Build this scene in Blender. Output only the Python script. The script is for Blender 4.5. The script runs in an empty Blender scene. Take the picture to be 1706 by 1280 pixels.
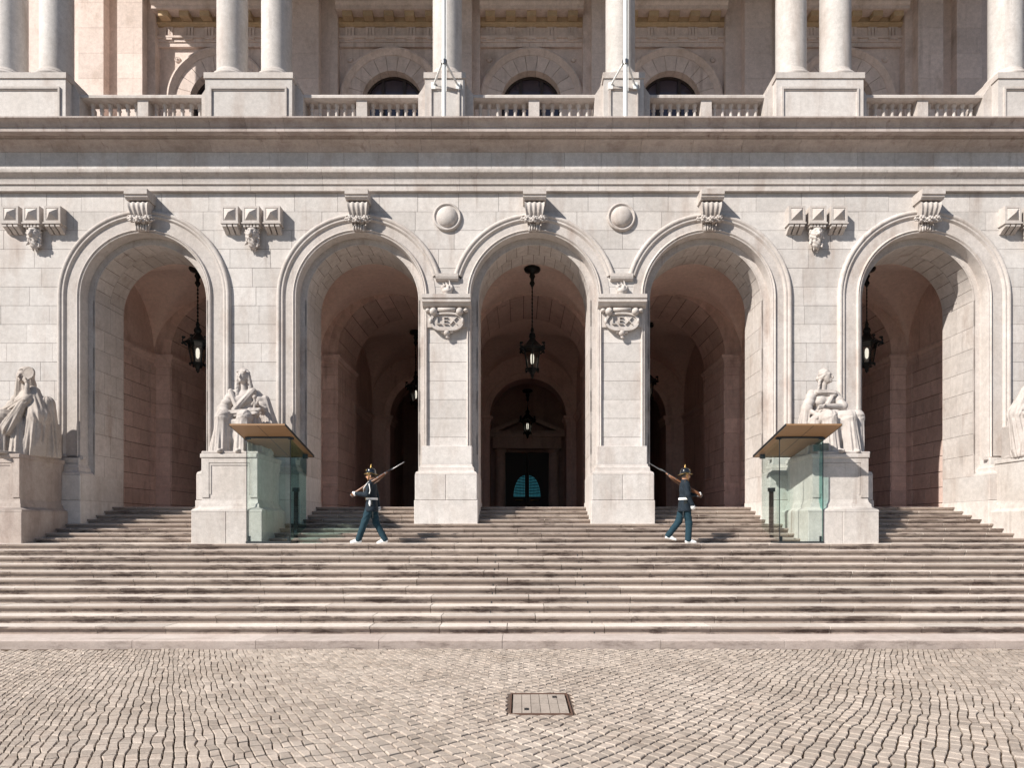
import bpy, bmesh, math, random
import numpy as np
from mathutils import Vector, Matrix
random.seed(7); np.random.seed(7)
R = math.radians; PI = math.pi
sc = bpy.context.scene
C = sc.collection

# ------------------------------------------------------------------ camera
cd = bpy.data.cameras.new('camera'); cam = bpy.data.objects.new('camera', cd); C.objects.link(cam)
cam.location = (-0.40, 0.0, 2.02); cam.rotation_euler = (R(90), 0, 0)
cd.sensor_width = 36; cd.lens = 22.94; cd.shift_x = -0.0076; cd.shift_y = 0.1419
cd.clip_start = 0.1; cd.clip_end = 3000
sc.camera = cam
# ------------------------------------------------------------------ light
SUN = Vector((-1.0, -0.80, 1.02)).normalized()           # towards the sun
w = bpy.data.worlds.new('World'); sc.world = w; w.use_nodes = True
wn = w.node_tree; sky = wn.nodes.new('ShaderNodeTexSky'); sky.sky_type = 'NISHITA'; sky.sun_disc = False
sky.sun_elevation = math.asin(SUN.z); sky.sun_rotation = math.atan2(SUN.x, SUN.y)
sky.air_density = 1.0; sky.dust_density = 0.3; sky.ozone_density = 2.0
wn.links.new(sky.outputs[0], wn.nodes['Background'].inputs[0]); wn.nodes['Background'].inputs[1].default_value = 0.064
sd = bpy.data.lights.new('sun', 'SUN'); sd.energy = 4.6; sd.angle = R(0.5); sd.color = (1.0, 0.94, 0.855)
so = bpy.data.objects.new('sun', sd); C.objects.link(so); so.rotation_euler = (-SUN).to_track_quat('-Z', 'Y').to_euler()
so.location = (-30, -25, 30)
sc.view_settings.view_transform = 'Standard'; sc.view_settings.look = 'None'
sc.view_settings.exposure = 0.72; sc.view_settings.gamma = 1.0
sc.render.engine = 'CYCLES'
sc.cycles.max_bounces = 12; sc.cycles.diffuse_bounces = 8; sc.cycles.transparent_max_bounces = 16

# ------------------------------------------------------------------ materials
def nodes(name):
    m = bpy.data.materials.new(name); m.use_nodes = True
    return m, m.node_tree.nodes, m.node_tree.links, m.node_tree.nodes['Principled BSDF']

def stone(name, c1, c2, stain=(.20, .13, .08), stain_amt=.35, streak=(1.6, 1.6, .35), rough=.75, var=.10,
          bump=.25, fine=38, riser=0.0, attr=False, thr=(.55, .75), drip=0.0):
    m, N, L, b = nodes(name)
    geo = N.new('ShaderNodeNewGeometry')
    def noise(scale, detail=4, vec=None, rough_=.55):
        n = N.new('ShaderNodeTexNoise'); n.inputs['Scale'].default_value = scale; n.inputs['Detail'].default_value = detail
        n.inputs['Roughness'].default_value = rough_
        L.new(vec if vec else geo.outputs['Position'], n.inputs['Vector']); return n
    def mixc(f, a, c, mode='MIX'):
        x = N.new('ShaderNodeMix'); x.data_type = 'RGBA'; x.blend_type = mode
        for k, v in ((0, f), (6, a), (7, c)):
            if isinstance(v, (int, float)): x.inputs[k].default_value = v
            elif isinstance(v, tuple): x.inputs[k].default_value = (*v, 1)
            else: L.new(v, x.inputs[k])
        return x.outputs[2]
    def ramp(src, lo, hi):
        r = N.new('ShaderNodeMapRange'); r.inputs[1].default_value = lo; r.inputs[2].default_value = hi
        L.new(src, r.inputs[0]); return r
    col = mixc(ramp(noise(.9, 5).outputs[0], .35, .65).outputs[0], c1, c2)
    # piece to piece variation
    if attr:
        a = N.new('ShaderNodeAttribute'); a.attribute_name = 'tint'; rnd = a.outputs['Fac']
    else:
        o = N.new('ShaderNodeObjectInfo'); rnd = o.outputs['Random']
    v = N.new('ShaderNodeMapRange'); v.inputs[3].default_value = 1 - var; v.inputs[4].default_value = 1 + var
    L.new(rnd, v.inputs[0])
    cc = N.new('ShaderNodeCombineColor')
    for k in range(3): L.new(v.outputs[0], cc.inputs[k])
    col = mixc(1.0, col, cc.outputs[0], 'MULTIPLY')
    # speckle
    sp = ramp(noise(fine, 3).outputs[0], .3, .7)
    sp.inputs[3].default_value = .90; sp.inputs[4].default_value = 1.07
    c3 = N.new('ShaderNodeCombineColor')
    for k in range(3): L.new(sp.outputs[0], c3.inputs[k])
    col = mixc(1.0, col, c3.outputs[0], 'MULTIPLY')
    md = ramp(noise(7.5, 5, None, .65).outputs[0], .34, .66)
    md.inputs[3].default_value = .89; md.inputs[4].default_value = 1.07
    c4 = N.new('ShaderNodeCombineColor')
    for k in range(3): L.new(md.outputs[0], c4.inputs[k])
    col = mixc(1.0, col, c4.outputs[0], 'MULTIPLY')
    # streaked stains
    mp = N.new('ShaderNodeMapping'); mp.inputs['Scale'].default_value = streak
    L.new(geo.outputs['Position'], mp.inputs['Vector'])
    st = ramp(noise(1.0, 7, mp.outputs[0], .65).outputs[0], thr[0], thr[1])
    f = N.new('ShaderNodeMath'); f.operation = 'MULTIPLY'; f.inputs[1].default_value = stain_amt
    L.new(st.outputs[0], f.inputs[0])
    col = mixc(f.outputs[0], col, stain)
    if drip > 0:       # narrow rain streaks and fine soot veins
        mp3 = N.new('ShaderNodeMapping'); mp3.inputs['Scale'].default_value = (5.5, 5.5, .32)
        L.new(geo.outputs['Position'], mp3.inputs['Vector'])
        n3 = ramp(noise(1.0, 6, mp3.outputs[0], .6).outputs[0], .56, .76)
        n4 = ramp(noise(.55, 3).outputs[0], .42, .62)
        d3 = N.new('ShaderNodeMath'); d3.operation = 'MULTIPLY'; L.new(n3.outputs[0], d3.inputs[0]); L.new(n4.outputs[0], d3.inputs[1])
        d4 = N.new('ShaderNodeMath'); d4.operation = 'MULTIPLY'; d4.inputs[1].default_value = drip; L.new(d3.outputs[0], d4.inputs[0])
        col = mixc(d4.outputs[0], col, (.17, .115, .09))
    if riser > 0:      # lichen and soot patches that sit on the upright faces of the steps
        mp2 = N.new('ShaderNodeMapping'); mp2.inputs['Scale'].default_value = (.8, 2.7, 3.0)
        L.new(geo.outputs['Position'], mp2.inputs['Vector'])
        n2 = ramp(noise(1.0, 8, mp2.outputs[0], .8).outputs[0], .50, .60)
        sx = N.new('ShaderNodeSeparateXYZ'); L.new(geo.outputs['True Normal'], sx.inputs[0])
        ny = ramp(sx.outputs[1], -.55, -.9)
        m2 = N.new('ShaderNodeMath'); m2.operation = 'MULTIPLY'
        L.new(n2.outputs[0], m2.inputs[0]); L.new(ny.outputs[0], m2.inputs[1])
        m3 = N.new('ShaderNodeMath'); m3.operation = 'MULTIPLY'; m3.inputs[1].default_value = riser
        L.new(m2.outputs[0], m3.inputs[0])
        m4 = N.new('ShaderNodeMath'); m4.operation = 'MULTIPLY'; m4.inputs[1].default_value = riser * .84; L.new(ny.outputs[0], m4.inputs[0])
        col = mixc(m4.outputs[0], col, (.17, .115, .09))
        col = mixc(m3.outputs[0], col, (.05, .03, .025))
    L.new(col, b.inputs['Base Color']); b.inputs['Roughness'].default_value = rough
    b.inputs['Specular IOR Level'].default_value = .25
    bp = N.new('ShaderNodeBump'); bp.inputs['Strength'].default_value = bump; bp.inputs['Distance'].default_value = .01
    L.new(noise(fine * .8, 5).outputs[0], bp.inputs['Height']); L.new(bp.outputs[0], b.inputs['Normal'])
    return m

def plain(name, col, rough=.6, metal=0, var=.08, scale=20, spec=.4, coat=0):
    m, N, L, b = nodes(name)
    n = N.new('ShaderNodeTexNoise'); n.inputs['Scale'].default_value = scale; n.inputs['Detail'].default_value = 4
    tc = N.new('ShaderNodeTexCoord'); L.new(tc.outputs['Object'], n.inputs['Vector'])
    x = N.new('ShaderNodeMix'); x.data_type = 'RGBA'; L.new(n.outputs[0], x.inputs[0])
    x.inputs[6].default_value = (*[c * (1 - var) for c in col], 1); x.inputs[7].default_value = (*[min(1, c * (1 + var)) for c in col], 1)
    L.new(x.outputs[2], b.inputs['Base Color']); b.inputs['Roughness'].default_value = rough
    b.inputs['Metallic'].default_value = metal; b.inputs['Specular IOR Level'].default_value = spec
    b.inputs['Coat Weight'].default_value = coat
    return m

def wood(name, c1, c2, rough=.5, scale=(2, 30, 30)):
    m, N, L, b = nodes(name)
    tc = N.new('ShaderNodeTexCoord'); mp = N.new('ShaderNodeMapping'); mp.inputs['Scale'].default_value = scale
    L.new(tc.outputs['Object'], mp.inputs['Vector'])
    n = N.new('ShaderNodeTexNoise'); n.inputs['Scale'].default_value = 1.0; n.inputs['Detail'].default_value = 6
    L.new(mp.outputs[0], n.inputs['Vector'])
    x = N.new('ShaderNodeMix'); x.data_type = 'RGBA'; L.new(n.outputs[0], x.inputs[0])
    x.inputs[6].default_value = (*c1, 1); x.inputs[7].default_value = (*c2, 1)
    L.new(x.outputs[2], b.inputs['Base Color']); b.inputs['Roughness'].default_value = rough
    return m

def glass(name, tint, gloss=.06, rough=.02):
    m, N, L, b = nodes(name); N.remove(b); out = N['Material Output']
    t = N.new('ShaderNodeBsdfTransparent'); t.inputs[0].default_value = (*tint, 1)
    g = N.new('ShaderNodeBsdfGlossy'); g.inputs['Roughness'].default_value = rough
    lf = N.new('ShaderNodeLayerWeight'); lf.inputs[0].default_value = .5; lp = N.new('ShaderNodeMath'); lp.operation = 'POWER'; lp.inputs[1].default_value = 4; L.new(lf.outputs['Facing'], lp.inputs[0]); lw = N.new('ShaderNodeMath'); lw.operation = 'MULTIPLY_ADD'; lw.inputs[1].default_value = .5; lw.inputs[2].default_value = .012; L.new(lp.outputs[0], lw.inputs[0])
    nz = N.new('ShaderNodeTexNoise'); nz.inputs['Scale'].default_value = 1.3
    ad = N.new('ShaderNodeMath'); ad.operation = 'MULTIPLY_ADD'; ad.inputs[1].default_value = gloss
    L.new(nz.outputs[0], ad.inputs[0]); L.new(lw.outputs[0], ad.inputs[2])
    x = N.new('ShaderNodeMixShader'); L.new(ad.outputs[0], x.inputs[0]); L.new(t.outputs[0], x.inputs[1]); L.new(g.outputs[0], x.inputs[2])
    L.new(x.outputs[0], out.inputs[0]); return m

def emit(name, col, s):
    m, N, L, b = nodes(name)
    b.inputs['Base Color'].default_value = (*col, 1); b.inputs['Emission Color'].default_value = (*col, 1)
    b.inputs['Emission Strength'].default_value = s; b.inputs['Roughness'].default_value = .3
    return m

M = {}
LIME1, LIME2 = (.555, .525, .505), (.50, .465, .44)
M['wall'] = stone('limestone_wall', LIME1, LIME2, stain=(.28, .195, .15), stain_amt=.6, var=.085, thr=(.5, .8), drip=.55)
M['trim'] = stone('limestone_trim', (.52, .48, .455), (.455, .41, .38), stain=(.24, .16, .12), drip=.6, stain_amt=.55, streak=(1.4, 1.4, .6), var=.06)
M['cornice'] = stone('limestone_cornice', (.46, .40, .375), (.39, .33, .30), stain=(.13, .08, .06), drip=.9, stain_amt=.6, streak=(1.1, 3, 1.6), var=.08, thr=(.5, .78))
M['joint'] = stone('joint_mortar', (.17, .125, .10), (.12, .088, .07), stain_amt=.4)
M['inner'] = stone('portico_ashlar', (.68, .535, .48), (.60, .46, .41), drip=.6, stain=(.22, .13, .11), stain_amt=.5, streak=(2, 2, .6), var=.12)
M['dark_stone'] = stone('hall_ashlar', (.54, .39, .35), (.46, .33, .30), stain=(.1, .07, .06), stain_amt=.4, var=.1)
M['plaster'] = stone('vault_plaster', (.76, .61, .54), (.72, .57, .505), stain=(.52, .38, .32), stain_amt=.25, streak=(.8, .8, .8), bump=.05)
M['loggia'] = stone('loggia_stone', (.70, .59, .54), (.62, .52, .47), drip=.5, stain=(.27, .18, .12), stain_amt=.5, streak=(1.5, 1.5, .8), var=.08)
M['ochre'] = stone('ochre_stone', (.54, .40, .25), (.46, .34, .22), stain=(.25, .17, .1), stain_amt=.4)
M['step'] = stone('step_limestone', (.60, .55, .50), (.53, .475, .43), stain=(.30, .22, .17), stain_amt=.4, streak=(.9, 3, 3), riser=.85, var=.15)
M['kerb'] = stone('kerb_limestone', (.53, .465, .43), (.47, .40, .365), stain=(.20, .16, .12), stain_amt=.5, streak=(.8, 3, 3), riser=.45, var=.08)
M['statue'] = stone('statue_marble', (.47, .43, .405), (.39, .35, .325), stain=(.15, .11, .09), stain_amt=.5, streak=(3, 3, 1.2), var=.02, bump=.15)
M['statue_old'] = stone('weathered_marble', (.42, .37, .335), (.34, .295, .26), stain=(.13, .09, .075), stain_amt=.5, streak=(3, 3, 1.0), var=.02, bump=.2)
M['pedestal'] = stone('pedestal_limestone', (.52, .485, .46), (.455, .415, .385), drip=.8, stain=(.20, .145, .115), stain_amt=.45, streak=(2.2, 2.2, .5), var=.05)
M['cobble'] = stone('cobble_stone', (.42, .36, .31), (.345, .29, .245), stain=(.23, .16, .125), stain_amt=.5, streak=(5, 5, 5), var=.19, fine=60, bump=.5, thr=(.5, .8), rough=.7)
M['cobble_field'] = stone('cobble_stone_field', (.42, .36, .31), (.345, .29, .245), stain=(.23, .16, .125), stain_amt=.5, streak=(5, 5, 5), var=.19, fine=60, bump=.5, attr=True, thr=(.5, .8), rough=.7)
M['soil'] = stone('joint_soil', (.085, .053, .03), (.06, .039, .023), stain=(.085, .08, .022), stain_amt=.9, streak=(1.1, 1.1, 1), fine=25, bump=.6)
M['lid'] = stone('lid_concrete', (.40, .345, .30), (.34, .29, .25), stain=(.15, .11, .09), stain_amt=.4, streak=(6, 6, 6))
M['iron'] = plain('black_iron', (.012, .014, .014), .45, .6)
M['white_paint'] = plain('white_paint', (.74, .75, .74), .45)
M['steel'] = plain('steel', (.25, .25, .25), .4, .9)
M['dark_metal'] = plain('dark_metal', (.05, .055, .06), .4, .7)
M['rust'] = plain('rusty_iron', (.13, .075, .055), .8, .2)
M['frame_wood'] = plain('dark_window_frame', (.03, .02, .018), .5)
M['door_wood'] = plain('dark_door_wood', (.035, .022, .018), .5)
M['ply'] = wood('roof_plywood', (.23, .125, .058), (.28, .16, .078), .55, (1.2, 14, 14))
M['glass'] = glass('green_glass', (.945, .978, .97), .012)
M['glass_side'] = glass('teal_glass', (.74, .90, .885), .015)
M['win_glass'] = plain('window_glass', (.05, .04, .055), .08, 0, spec=.6)
M['pane'] = plain('lantern_pane', (.40, .38, .34), .25)
M['bulb'] = emit('lamp_glow', (1.0, .97, .88), .9)
M['teal'] = emit('teal_stained_glass', (.03, .24, .31), .15)
M['navy'] = plain('navy_wool', (.0045, .012, .021), .85, scale=60, var=.25)
M['trouser'] = plain('teal_blue_wool', (.006, .030, .046), .85, scale=60, var=.25)
M['white_cloth'] = plain('white_cotton', (.78, .78, .77), .8)
M['skin'] = plain('skin', (.50, .27, .17), .55)
M['black_gloss'] = plain('black_lacquer', (.008, .008, .01), .18, spec=.6, coat=.5)
M['gold'] = plain('gilt_brass', (.46, .31, .11), .35, 1.0)
M['rifle_wood'] = wood('rifle_walnut', (.13, .05, .022), (.20, .085, .036), .4, (3, 40, 40))
M['hair'] = plain('dark_hair', (.02, .014, .01), .7)

# ------------------------------------------------------------------ mesh helpers
class MB:
    def __init__(s): s.v = []; s.f = []; s.t = []
    def add(s, vs, fs):
        o = len(s.v); s.v += [tuple(x) for x in vs]; s.f += [tuple(i + o for i in f) for f in fs]; return s
    def box(s, x0, x1, y0, y1, z0, z1):
        return s.add([(x0, y0, z0), (x1, y0, z0), (x1, y1, z0), (x0, y1, z0), (x0, y0, z1), (x1, y0, z1), (x1, y1, z1), (x0, y1, z1)],
                     [(0, 3, 2, 1), (4, 5, 6, 7), (0, 1, 5, 4), (1, 2, 6, 5), (2, 3, 7, 6), (3, 0, 4, 7)])
    def cbox(s, x0, x1, y0, y1, z0, z1, b=.02):
        """box with chamfered front edges (front = low y)"""
        vs = [(x0, y1, z0), (x1, y1, z0), (x1, y1, z1), (x0, y1, z1),
              (x0, y0 + b, z0), (x1, y0 + b, z0), (x1, y0 + b, z1), (x0, y0 + b, z1),
              (x0 + b, y0, z0 + b), (x1 - b, y0, z0 + b), (x1 - b, y0, z1 - b), (x0 + b, y0, z1 - b)]
        return s.add(vs, [(0, 3, 2, 1), (0, 1, 5, 4), (1, 2, 6, 5), (2, 3, 7, 6), (3, 0, 4, 7),
                          (4, 5, 9, 8), (5, 6, 10, 9), (6, 7, 11, 10), (7, 4, 8, 11), (8, 9, 10, 11)])
    def prism_x(s, prof, x0, x1):
        """closed (y,z) outline pulled along x"""
        n = len(prof); vs = [(x0, y, z) for y, z in prof] + [(x1, y, z) for y, z in prof]
        return s.add(vs, [(i, i + n, (i + 1) % n + n, (i + 1) % n) for i in range(n)] + [tuple(range(n)), tuple(range(2 * n - 1, n - 1, -1))])
    def prism_y(s, prof, y0, y1):
        n = len(prof); vs = [(x, y0, z) for x, z in prof] + [(x, y1, z) for x, z in prof]
        return s.add(vs, [(i, (i + 1) % n, (i + 1) % n + n, i + n) for i in range(n)] + [tuple(range(n - 1, -1, -1)), tuple(range(n, 2 * n))])
    def lathe(s, prof, seg=24, c=(0, 0, 0), a0=0, a1=2 * PI, caps=True, phase=0):
        full = abs(a1 - a0 - 2 * PI) < 1e-6; m = seg if full else seg + 1
        o = len(s.v); n = len(prof)
        for r, z in prof:
            for k in range(m):
                a = a0 + (a1 - a0) * k / seg + phase
                s.v.append((c[0] + r * math.cos(a), c[1] + r * math.sin(a), c[2] + z))
        for i in range(n - 1):
            for k in range(seg):
                k2 = (k + 1) % m
                s.f.append((o + i * m + k, o + i * m + k2, o + (i + 1) * m + k2, o + (i + 1) * m + k))
        if caps and full:
            s.f.append(tuple(o + k for k in range(m - 1, -1, -1))); s.f.append(tuple(o + (n - 1) * m + k for k in range(m)))
        return s
    def tube(s, pts, r, seg=8, caps=True):
        pts = [Vector(p) for p in pts]; o = len(s.v); n = len(pts)
        rr = r if isinstance(r, (list, tuple)) else [r] * n
        up = Vector((0.13, .21, 1)).normalized()
        for i, p in enumerate(pts):
            d = (pts[min(i + 1, n - 1)] - pts[max(i - 1, 0)]).normalized()
            u = d.cross(up)
            if u.length < .05: u = d.cross(Vector((1, 0, 0)))
            u.normalize(); v = d.cross(u)
            for k in range(seg):
                a = 2 * PI * k / seg; s.v.append(tuple(p + (u * math.cos(a) + v * math.sin(a)) * rr[i]))
        for i in range(n - 1):
            for k in range(seg):
                k2 = (k + 1) % seg; s.f.append((o + i * seg + k, o + i * seg + k2, o + (i + 1) * seg + k2, o + (i + 1) * seg + k))
        if caps:
            s.f.append(tuple(o + k for k in range(seg - 1, -1, -1))); s.f.append(tuple(o + (n - 1) * seg + k for k in range(seg)))
        return s
    def ball(s, c, r, seg=10, rings=7):
        r = r if isinstance(r, (tuple, list)) else (r, r, r); o = len(s.v)
        s.v.append((c[0], c[1], c[2] - r[2]))
        for i in range(1, rings):
            t = PI * i / rings - PI / 2
            for k in range(seg):
                a = 2 * PI * k / seg; s.v.append((c[0] + r[0] * math.cos(t) * math.cos(a), c[1] + r[1] * math.cos(t) * math.sin(a), c[2] + r[2] * math.sin(t)))
        s.v.append((c[0], c[1], c[2] + r[2])); e = len(s.v) - 1
        for k in range(seg):
            k2 = (k + 1) % seg; s.f.append((o, o + 1 + k2, o + 1 + k)); s.f.append((e, e - seg + k, e - seg + k2))
            for i in range(rings - 2): s.f.append((o + 1 + i * seg + k, o + 1 + i * seg + k2, o + 1 + (i + 1) * seg + k2, o + 1 + (i + 1) * seg + k))
        return s
    def arch(s, prof, cx, zs, z0l, z0r, n=40, fl=PI, fr=0.0, caps=False):
        """open (r,y) profile swept up the left jamb, over the arc and down the right jamb"""
        st = []
        if z0l is not None: st.append(('L', z0l))
        for k in range(n + 1): st.append(('A', fl + (fr - fl) * k / n))
        if z0r is not None: st.append(('R', z0r))
        o = len(s.v); m = len(prof)
        for kind, t in st:
            for r, y in prof:
                if kind == 'L': s.v.append((cx - r, y, t))
                elif kind == 'R': s.v.append((cx + r, y, t))
                else: s.v.append((cx + r * math.cos(t), y, zs + r * math.sin(t)))
        for i in range(len(st) - 1):
            for j in range(m - 1):
                s.f.append((o + i * m + j, o + i * m + j + 1, o + (i + 1) * m + j + 1, o + (i + 1) * m + j))
        if caps: s.f.append(tuple(o + j for j in range(m - 1, -1, -1))); s.f.append(tuple(o + (len(st) - 1) * m + j for j in range(m)))
        return s
    def path(s, pts, prof, closed_prof=False):
        """(offset,z) profile carried along a plan polyline; offset is to the right of the direction of travel"""
        pts = [Vector(p) for p in pts]; o = len(s.v); m = len(prof); n = len(pts)
        for i, p in enumerate(pts):
            ns = []
            if i > 0: d = (pts[i] - pts[i - 1]).normalized(); ns.append(Vector((d.y, -d.x)))
            if i < n - 1: d = (pts[i + 1] - pts[i]).normalized(); ns.append(Vector((d.y, -d.x)))
            nn = ns[0] if len(ns) == 1 else (ns[0] + ns[1]) / (1 + ns[0].dot(ns[1]))
            for off, z in prof: s.v.append((p.x + nn.x * off, p.y + nn.y * off, z))
        for i in range(n - 1):
            for j in range(m - 1 if not closed_prof else m):
                j2 = (j + 1) % m; s.f.append((o + i * m + j, o + (i + 1) * m + j, o + (i + 1) * m + j2, o + i * m + j2))
        if closed_prof:
            s.f.append(tuple(o + j for j in range(m))); s.f.append(tuple(o + (n - 1) * m + j for j in range(m - 1, -1, -1)))
        return s
    def mesh(s, name, mat, smooth=False):
        me = bpy.data.meshes.new(name); me.from_pydata(s.v, [], s.f); me.materials.append(M[mat] if isinstance(mat, str) else mat)
        if smooth: me.shade_smooth()
        if smooth == 'auto':
            me.set_sharp_from_angle(angle=R(38))
        me.update(); return me

def link(name, me, parent=None, loc=None, rot=None, scale=None):
    o = bpy.data.objects.new(name, me); C.objects.link(o)
    if parent is not None: o.parent = parent
    if loc is not None: o.location = loc
    if rot is not None: o.rotation_euler = rot
    if scale is not None: o.scale = scale
    return o
def part(name, mb, mat, parent, smooth=False): return link(name, mb.mesh(name, mat, smooth), parent)
def thing(name, label, cat, loc=(0, 0, 0), rot=(0, 0, 0), group=None):
    o = bpy.data.objects.new(name, None); C.objects.link(o); o.location = loc; o.rotation_euler = rot
    o['label'] = label; o['category'] = cat
    if group: o['group'] = group
    return o
def tag(o, label, cat, group=None):
    o['label'] = label; o['category'] = cat
    if group: o['group'] = group
    return o
UNIT = {}
def piece(name, mat, parent, x0, x1, y0, y1, z0, z1):
    """a block that shares one unit-cube mesh"""
    k = (name, mat)
    if k not in UNIT: UNIT[k] = MB().box(-.5, .5, -.5, .5, -.5, .5).mesh(name, mat)
    return link(name, UNIT[k], parent, ((x0 + x1) / 2, (y0 + y1) / 2, (z0 + z1) / 2), None, (x1 - x0, y1 - y0, z1 - z0))

# signed-distance modelling for figures ------------------------------------------------
def v3(*a): return np.array(a, dtype=np.float32)
def rc(p, a, b, r1, r2):
    a = v3(*a); b = v3(*b); ba = b - a; h = np.clip(((p - a) @ ba) / (ba @ ba), 0, 1)
    return np.linalg.norm(p - a - h[:, None] * ba, axis=1) - (r1 + (r2 - r1) * h)
def el(p, c, r):
    q = p - v3(*c); r = v3(*r); k0 = np.linalg.norm(q / r, axis=1); k1 = np.linalg.norm(q / (r * r), axis=1) + 1e-6
    return k0 * (k0 - 1) / k1
def rbox(p, c, h, rad=.05):
    q = np.abs(p - v3(*c)) - (v3(*h) - rad)
    return np.linalg.norm(np.maximum(q, 0), axis=1) + np.minimum(q.max(axis=1), 0) - rad
def smin(a, b, k):
    h = np.clip(.5 + .5 * (b - a) / k, 0, 1); return b + (a - b) * h - k * h * (1 - h)
def sun_(ds, k):
    d = ds[0]
    for e in ds[1:]: d = smin(d, e, k)
    return d
def sdf_mesh(fn, lo, hi, res):
    lo = np.array(lo, float); n = np.maximum(((np.array(hi) - lo) / res).astype(int) + 1, 4)
    ax = [(lo[i] + res * np.arange(n[i])).astype(np.float32) for i in range(3)]
    P = np.stack(np.meshgrid(*ax, indexing='ij'), -1).reshape(-1, 3)
    F = fn(P).reshape(n).astype(np.float32)
    S = F < 0
    cnt = np.zeros(n - 1, np.int8)
    for dx in (0, 1):
        for dy in (0, 1):
            for dz in (0, 1): cnt += S[dx:n[0] - 1 + dx, dy:n[1] - 1 + dy, dz:n[2] - 1 + dz]
    act = (cnt > 0) & (cnt < 8); idx = -np.ones(n - 1, np.int64); cells = np.argwhere(act); idx[act] = np.arange(len(cells))
    acc = np.zeros((len(cells), 3)); num = np.zeros(len(cells))
    cor = [(a, b, c) for a in (0, 1) for b in (0, 1) for c in (0, 1)]
    for A in cor:
        for ax_ in range(3):
            if A[ax_] == 1: continue
            B = list(A); B[ax_] = 1
            fa = F[cells[:, 0] + A[0], cells[:, 1] + A[1], cells[:, 2] + A[2]]; fb = F[cells[:, 0] + B[0], cells[:, 1] + B[1], cells[:, 2] + B[2]]
            x = (fa < 0) != (fb < 0); t = np.where(x, fa / np.where(fa - fb == 0, 1, fa - fb), 0)
            pos = np.tile(np.array(A, float), (len(cells), 1)); pos[:, ax_] += t
            acc += pos * x[:, None]; num += x
    V = lo + (cells + acc / num[:, None]) * res
    faces = []
    for a in range(3):
        b, c = (a + 1) % 3, (a + 2) % 3
        sl0 = [slice(None)] * 3; sl1 = [slice(None)] * 3; sl0[a] = slice(0, n[a] - 1); sl1[a] = slice(1, n[a])
        X = np.argwhere(S[tuple(sl0)] != S[tuple(sl1)])
        X = X[(X[:, b] > 0) & (X[:, c] > 0) & (X[:, b] < n[b] - 1) & (X[:, c] < n[c] - 1)]
        if not len(X): continue
        q = []
        for db, dc in ((1, 1), (0, 1), (0, 0), (1, 0)):
            Y = X.copy(); Y[:, b] -= db; Y[:, c] -= dc; q.append(idx[Y[:, 0], Y[:, 1], Y[:, 2]])
        q = np.stack(q, 1); ins = S[X[:, 0], X[:, 1], X[:, 2]]; q[~ins] = q[~ins][:, ::-1]; faces.append(q)
    Fq = np.concatenate(faces); Fq = Fq[(Fq >= 0).all(axis=1)]
    return V, Fq
def sdf_part(name, fn, lo, hi, res, mat, parent, loc=None):
    V, Fq = sdf_mesh(fn, lo, hi, res)
    me = bpy.data.meshes.new(name); me.from_pydata(V.tolist(), [], Fq.tolist()); me.materials.append(M[mat]); me.shade_smooth(); me.update()
    return link(name, me, parent, loc)

# ================================================================== the ground
GZ = 0.0
gnd = MB()
gnd.add([(-400, -400, -.03), (400, -400, -.03), (400, 11.35, -.03), (-400, 11.35, -.03)], [(0, 1, 2, 3)])
square = link('cobbled_square', gnd.mesh('cobbled_square', 'soil')); square['kind'] = 'structure'
far = MB(); far.add([(-400, 11.3, -.6), (400, 11.3, -.6), (400, 700, -.6), (-400, 700, -.6)], [(0, 1, 2, 3)])
fo = link('ground', far.mesh('ground', 'kerb')); fo['kind'] = 'structure'

S = .122; TH = R(44)
MAN = (-.53, .20, 7.10, 8.03)            # manhole cover footprint x0,x1,y0,y1
def warp(u, v):
    x = u * math.cos(TH) - v * math.sin(TH); y = u * math.sin(TH) + v * math.cos(TH)
    xx = x + .05 * math.sin(y * .9 + .4) + .03 * math.sin(y * 2.3 + x)
    yy = y - 3.0 + .085 * (x - .6) ** 2 + .04 * math.sin(x * 1.1) + .018 * math.sin(x * 3.1 + y * 2)
    return xx, yy
rng = random.Random(3); cob = []
NU = 158
jit = {}
def corner(i, j):
    if (i, j) not in jit:
        x, y = warp(i * S, j * S); x += rng.uniform(-.021, .021); y += rng.uniform(-.021, .021)
        if MAN[0] < x < MAN[1] and MAN[2] < y < MAN[3]:      # trimmed against the manhole frame
            e = min((x - MAN[0], 0), (MAN[1] - x, 1), (y - MAN[2], 2), (MAN[3] - y, 3))[1]
            if e < 2: x = MAN[e]
            else: y = MAN[e]
        jit[(i, j)] = (x, y)
    return jit[(i, j)]
for i in range(-NU, NU):
    for j in range(-NU, NU):
        cx_, cy_ = warp((i + .5) * S, (j + .5) * S)
        if not (-10.8 < cx_ < 10.8 and 3.6 < cy_ < 11.2): continue
        q = [corner(i, j), corner(i + 1, j), corner(i + 1, j + 1), corner(i, j + 1)]
        mx = sum(p[0] for p in q) / 4; my = sum(p[1] for p in q) / 4
        if MAN[0] - .015 < mx < MAN[1] + .015 and MAN[2] - .015 < my < MAN[3] + .015: continue
        if max(p[1] for p in q) > 11.09: continue
        cob.append((mx, my, q))
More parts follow.
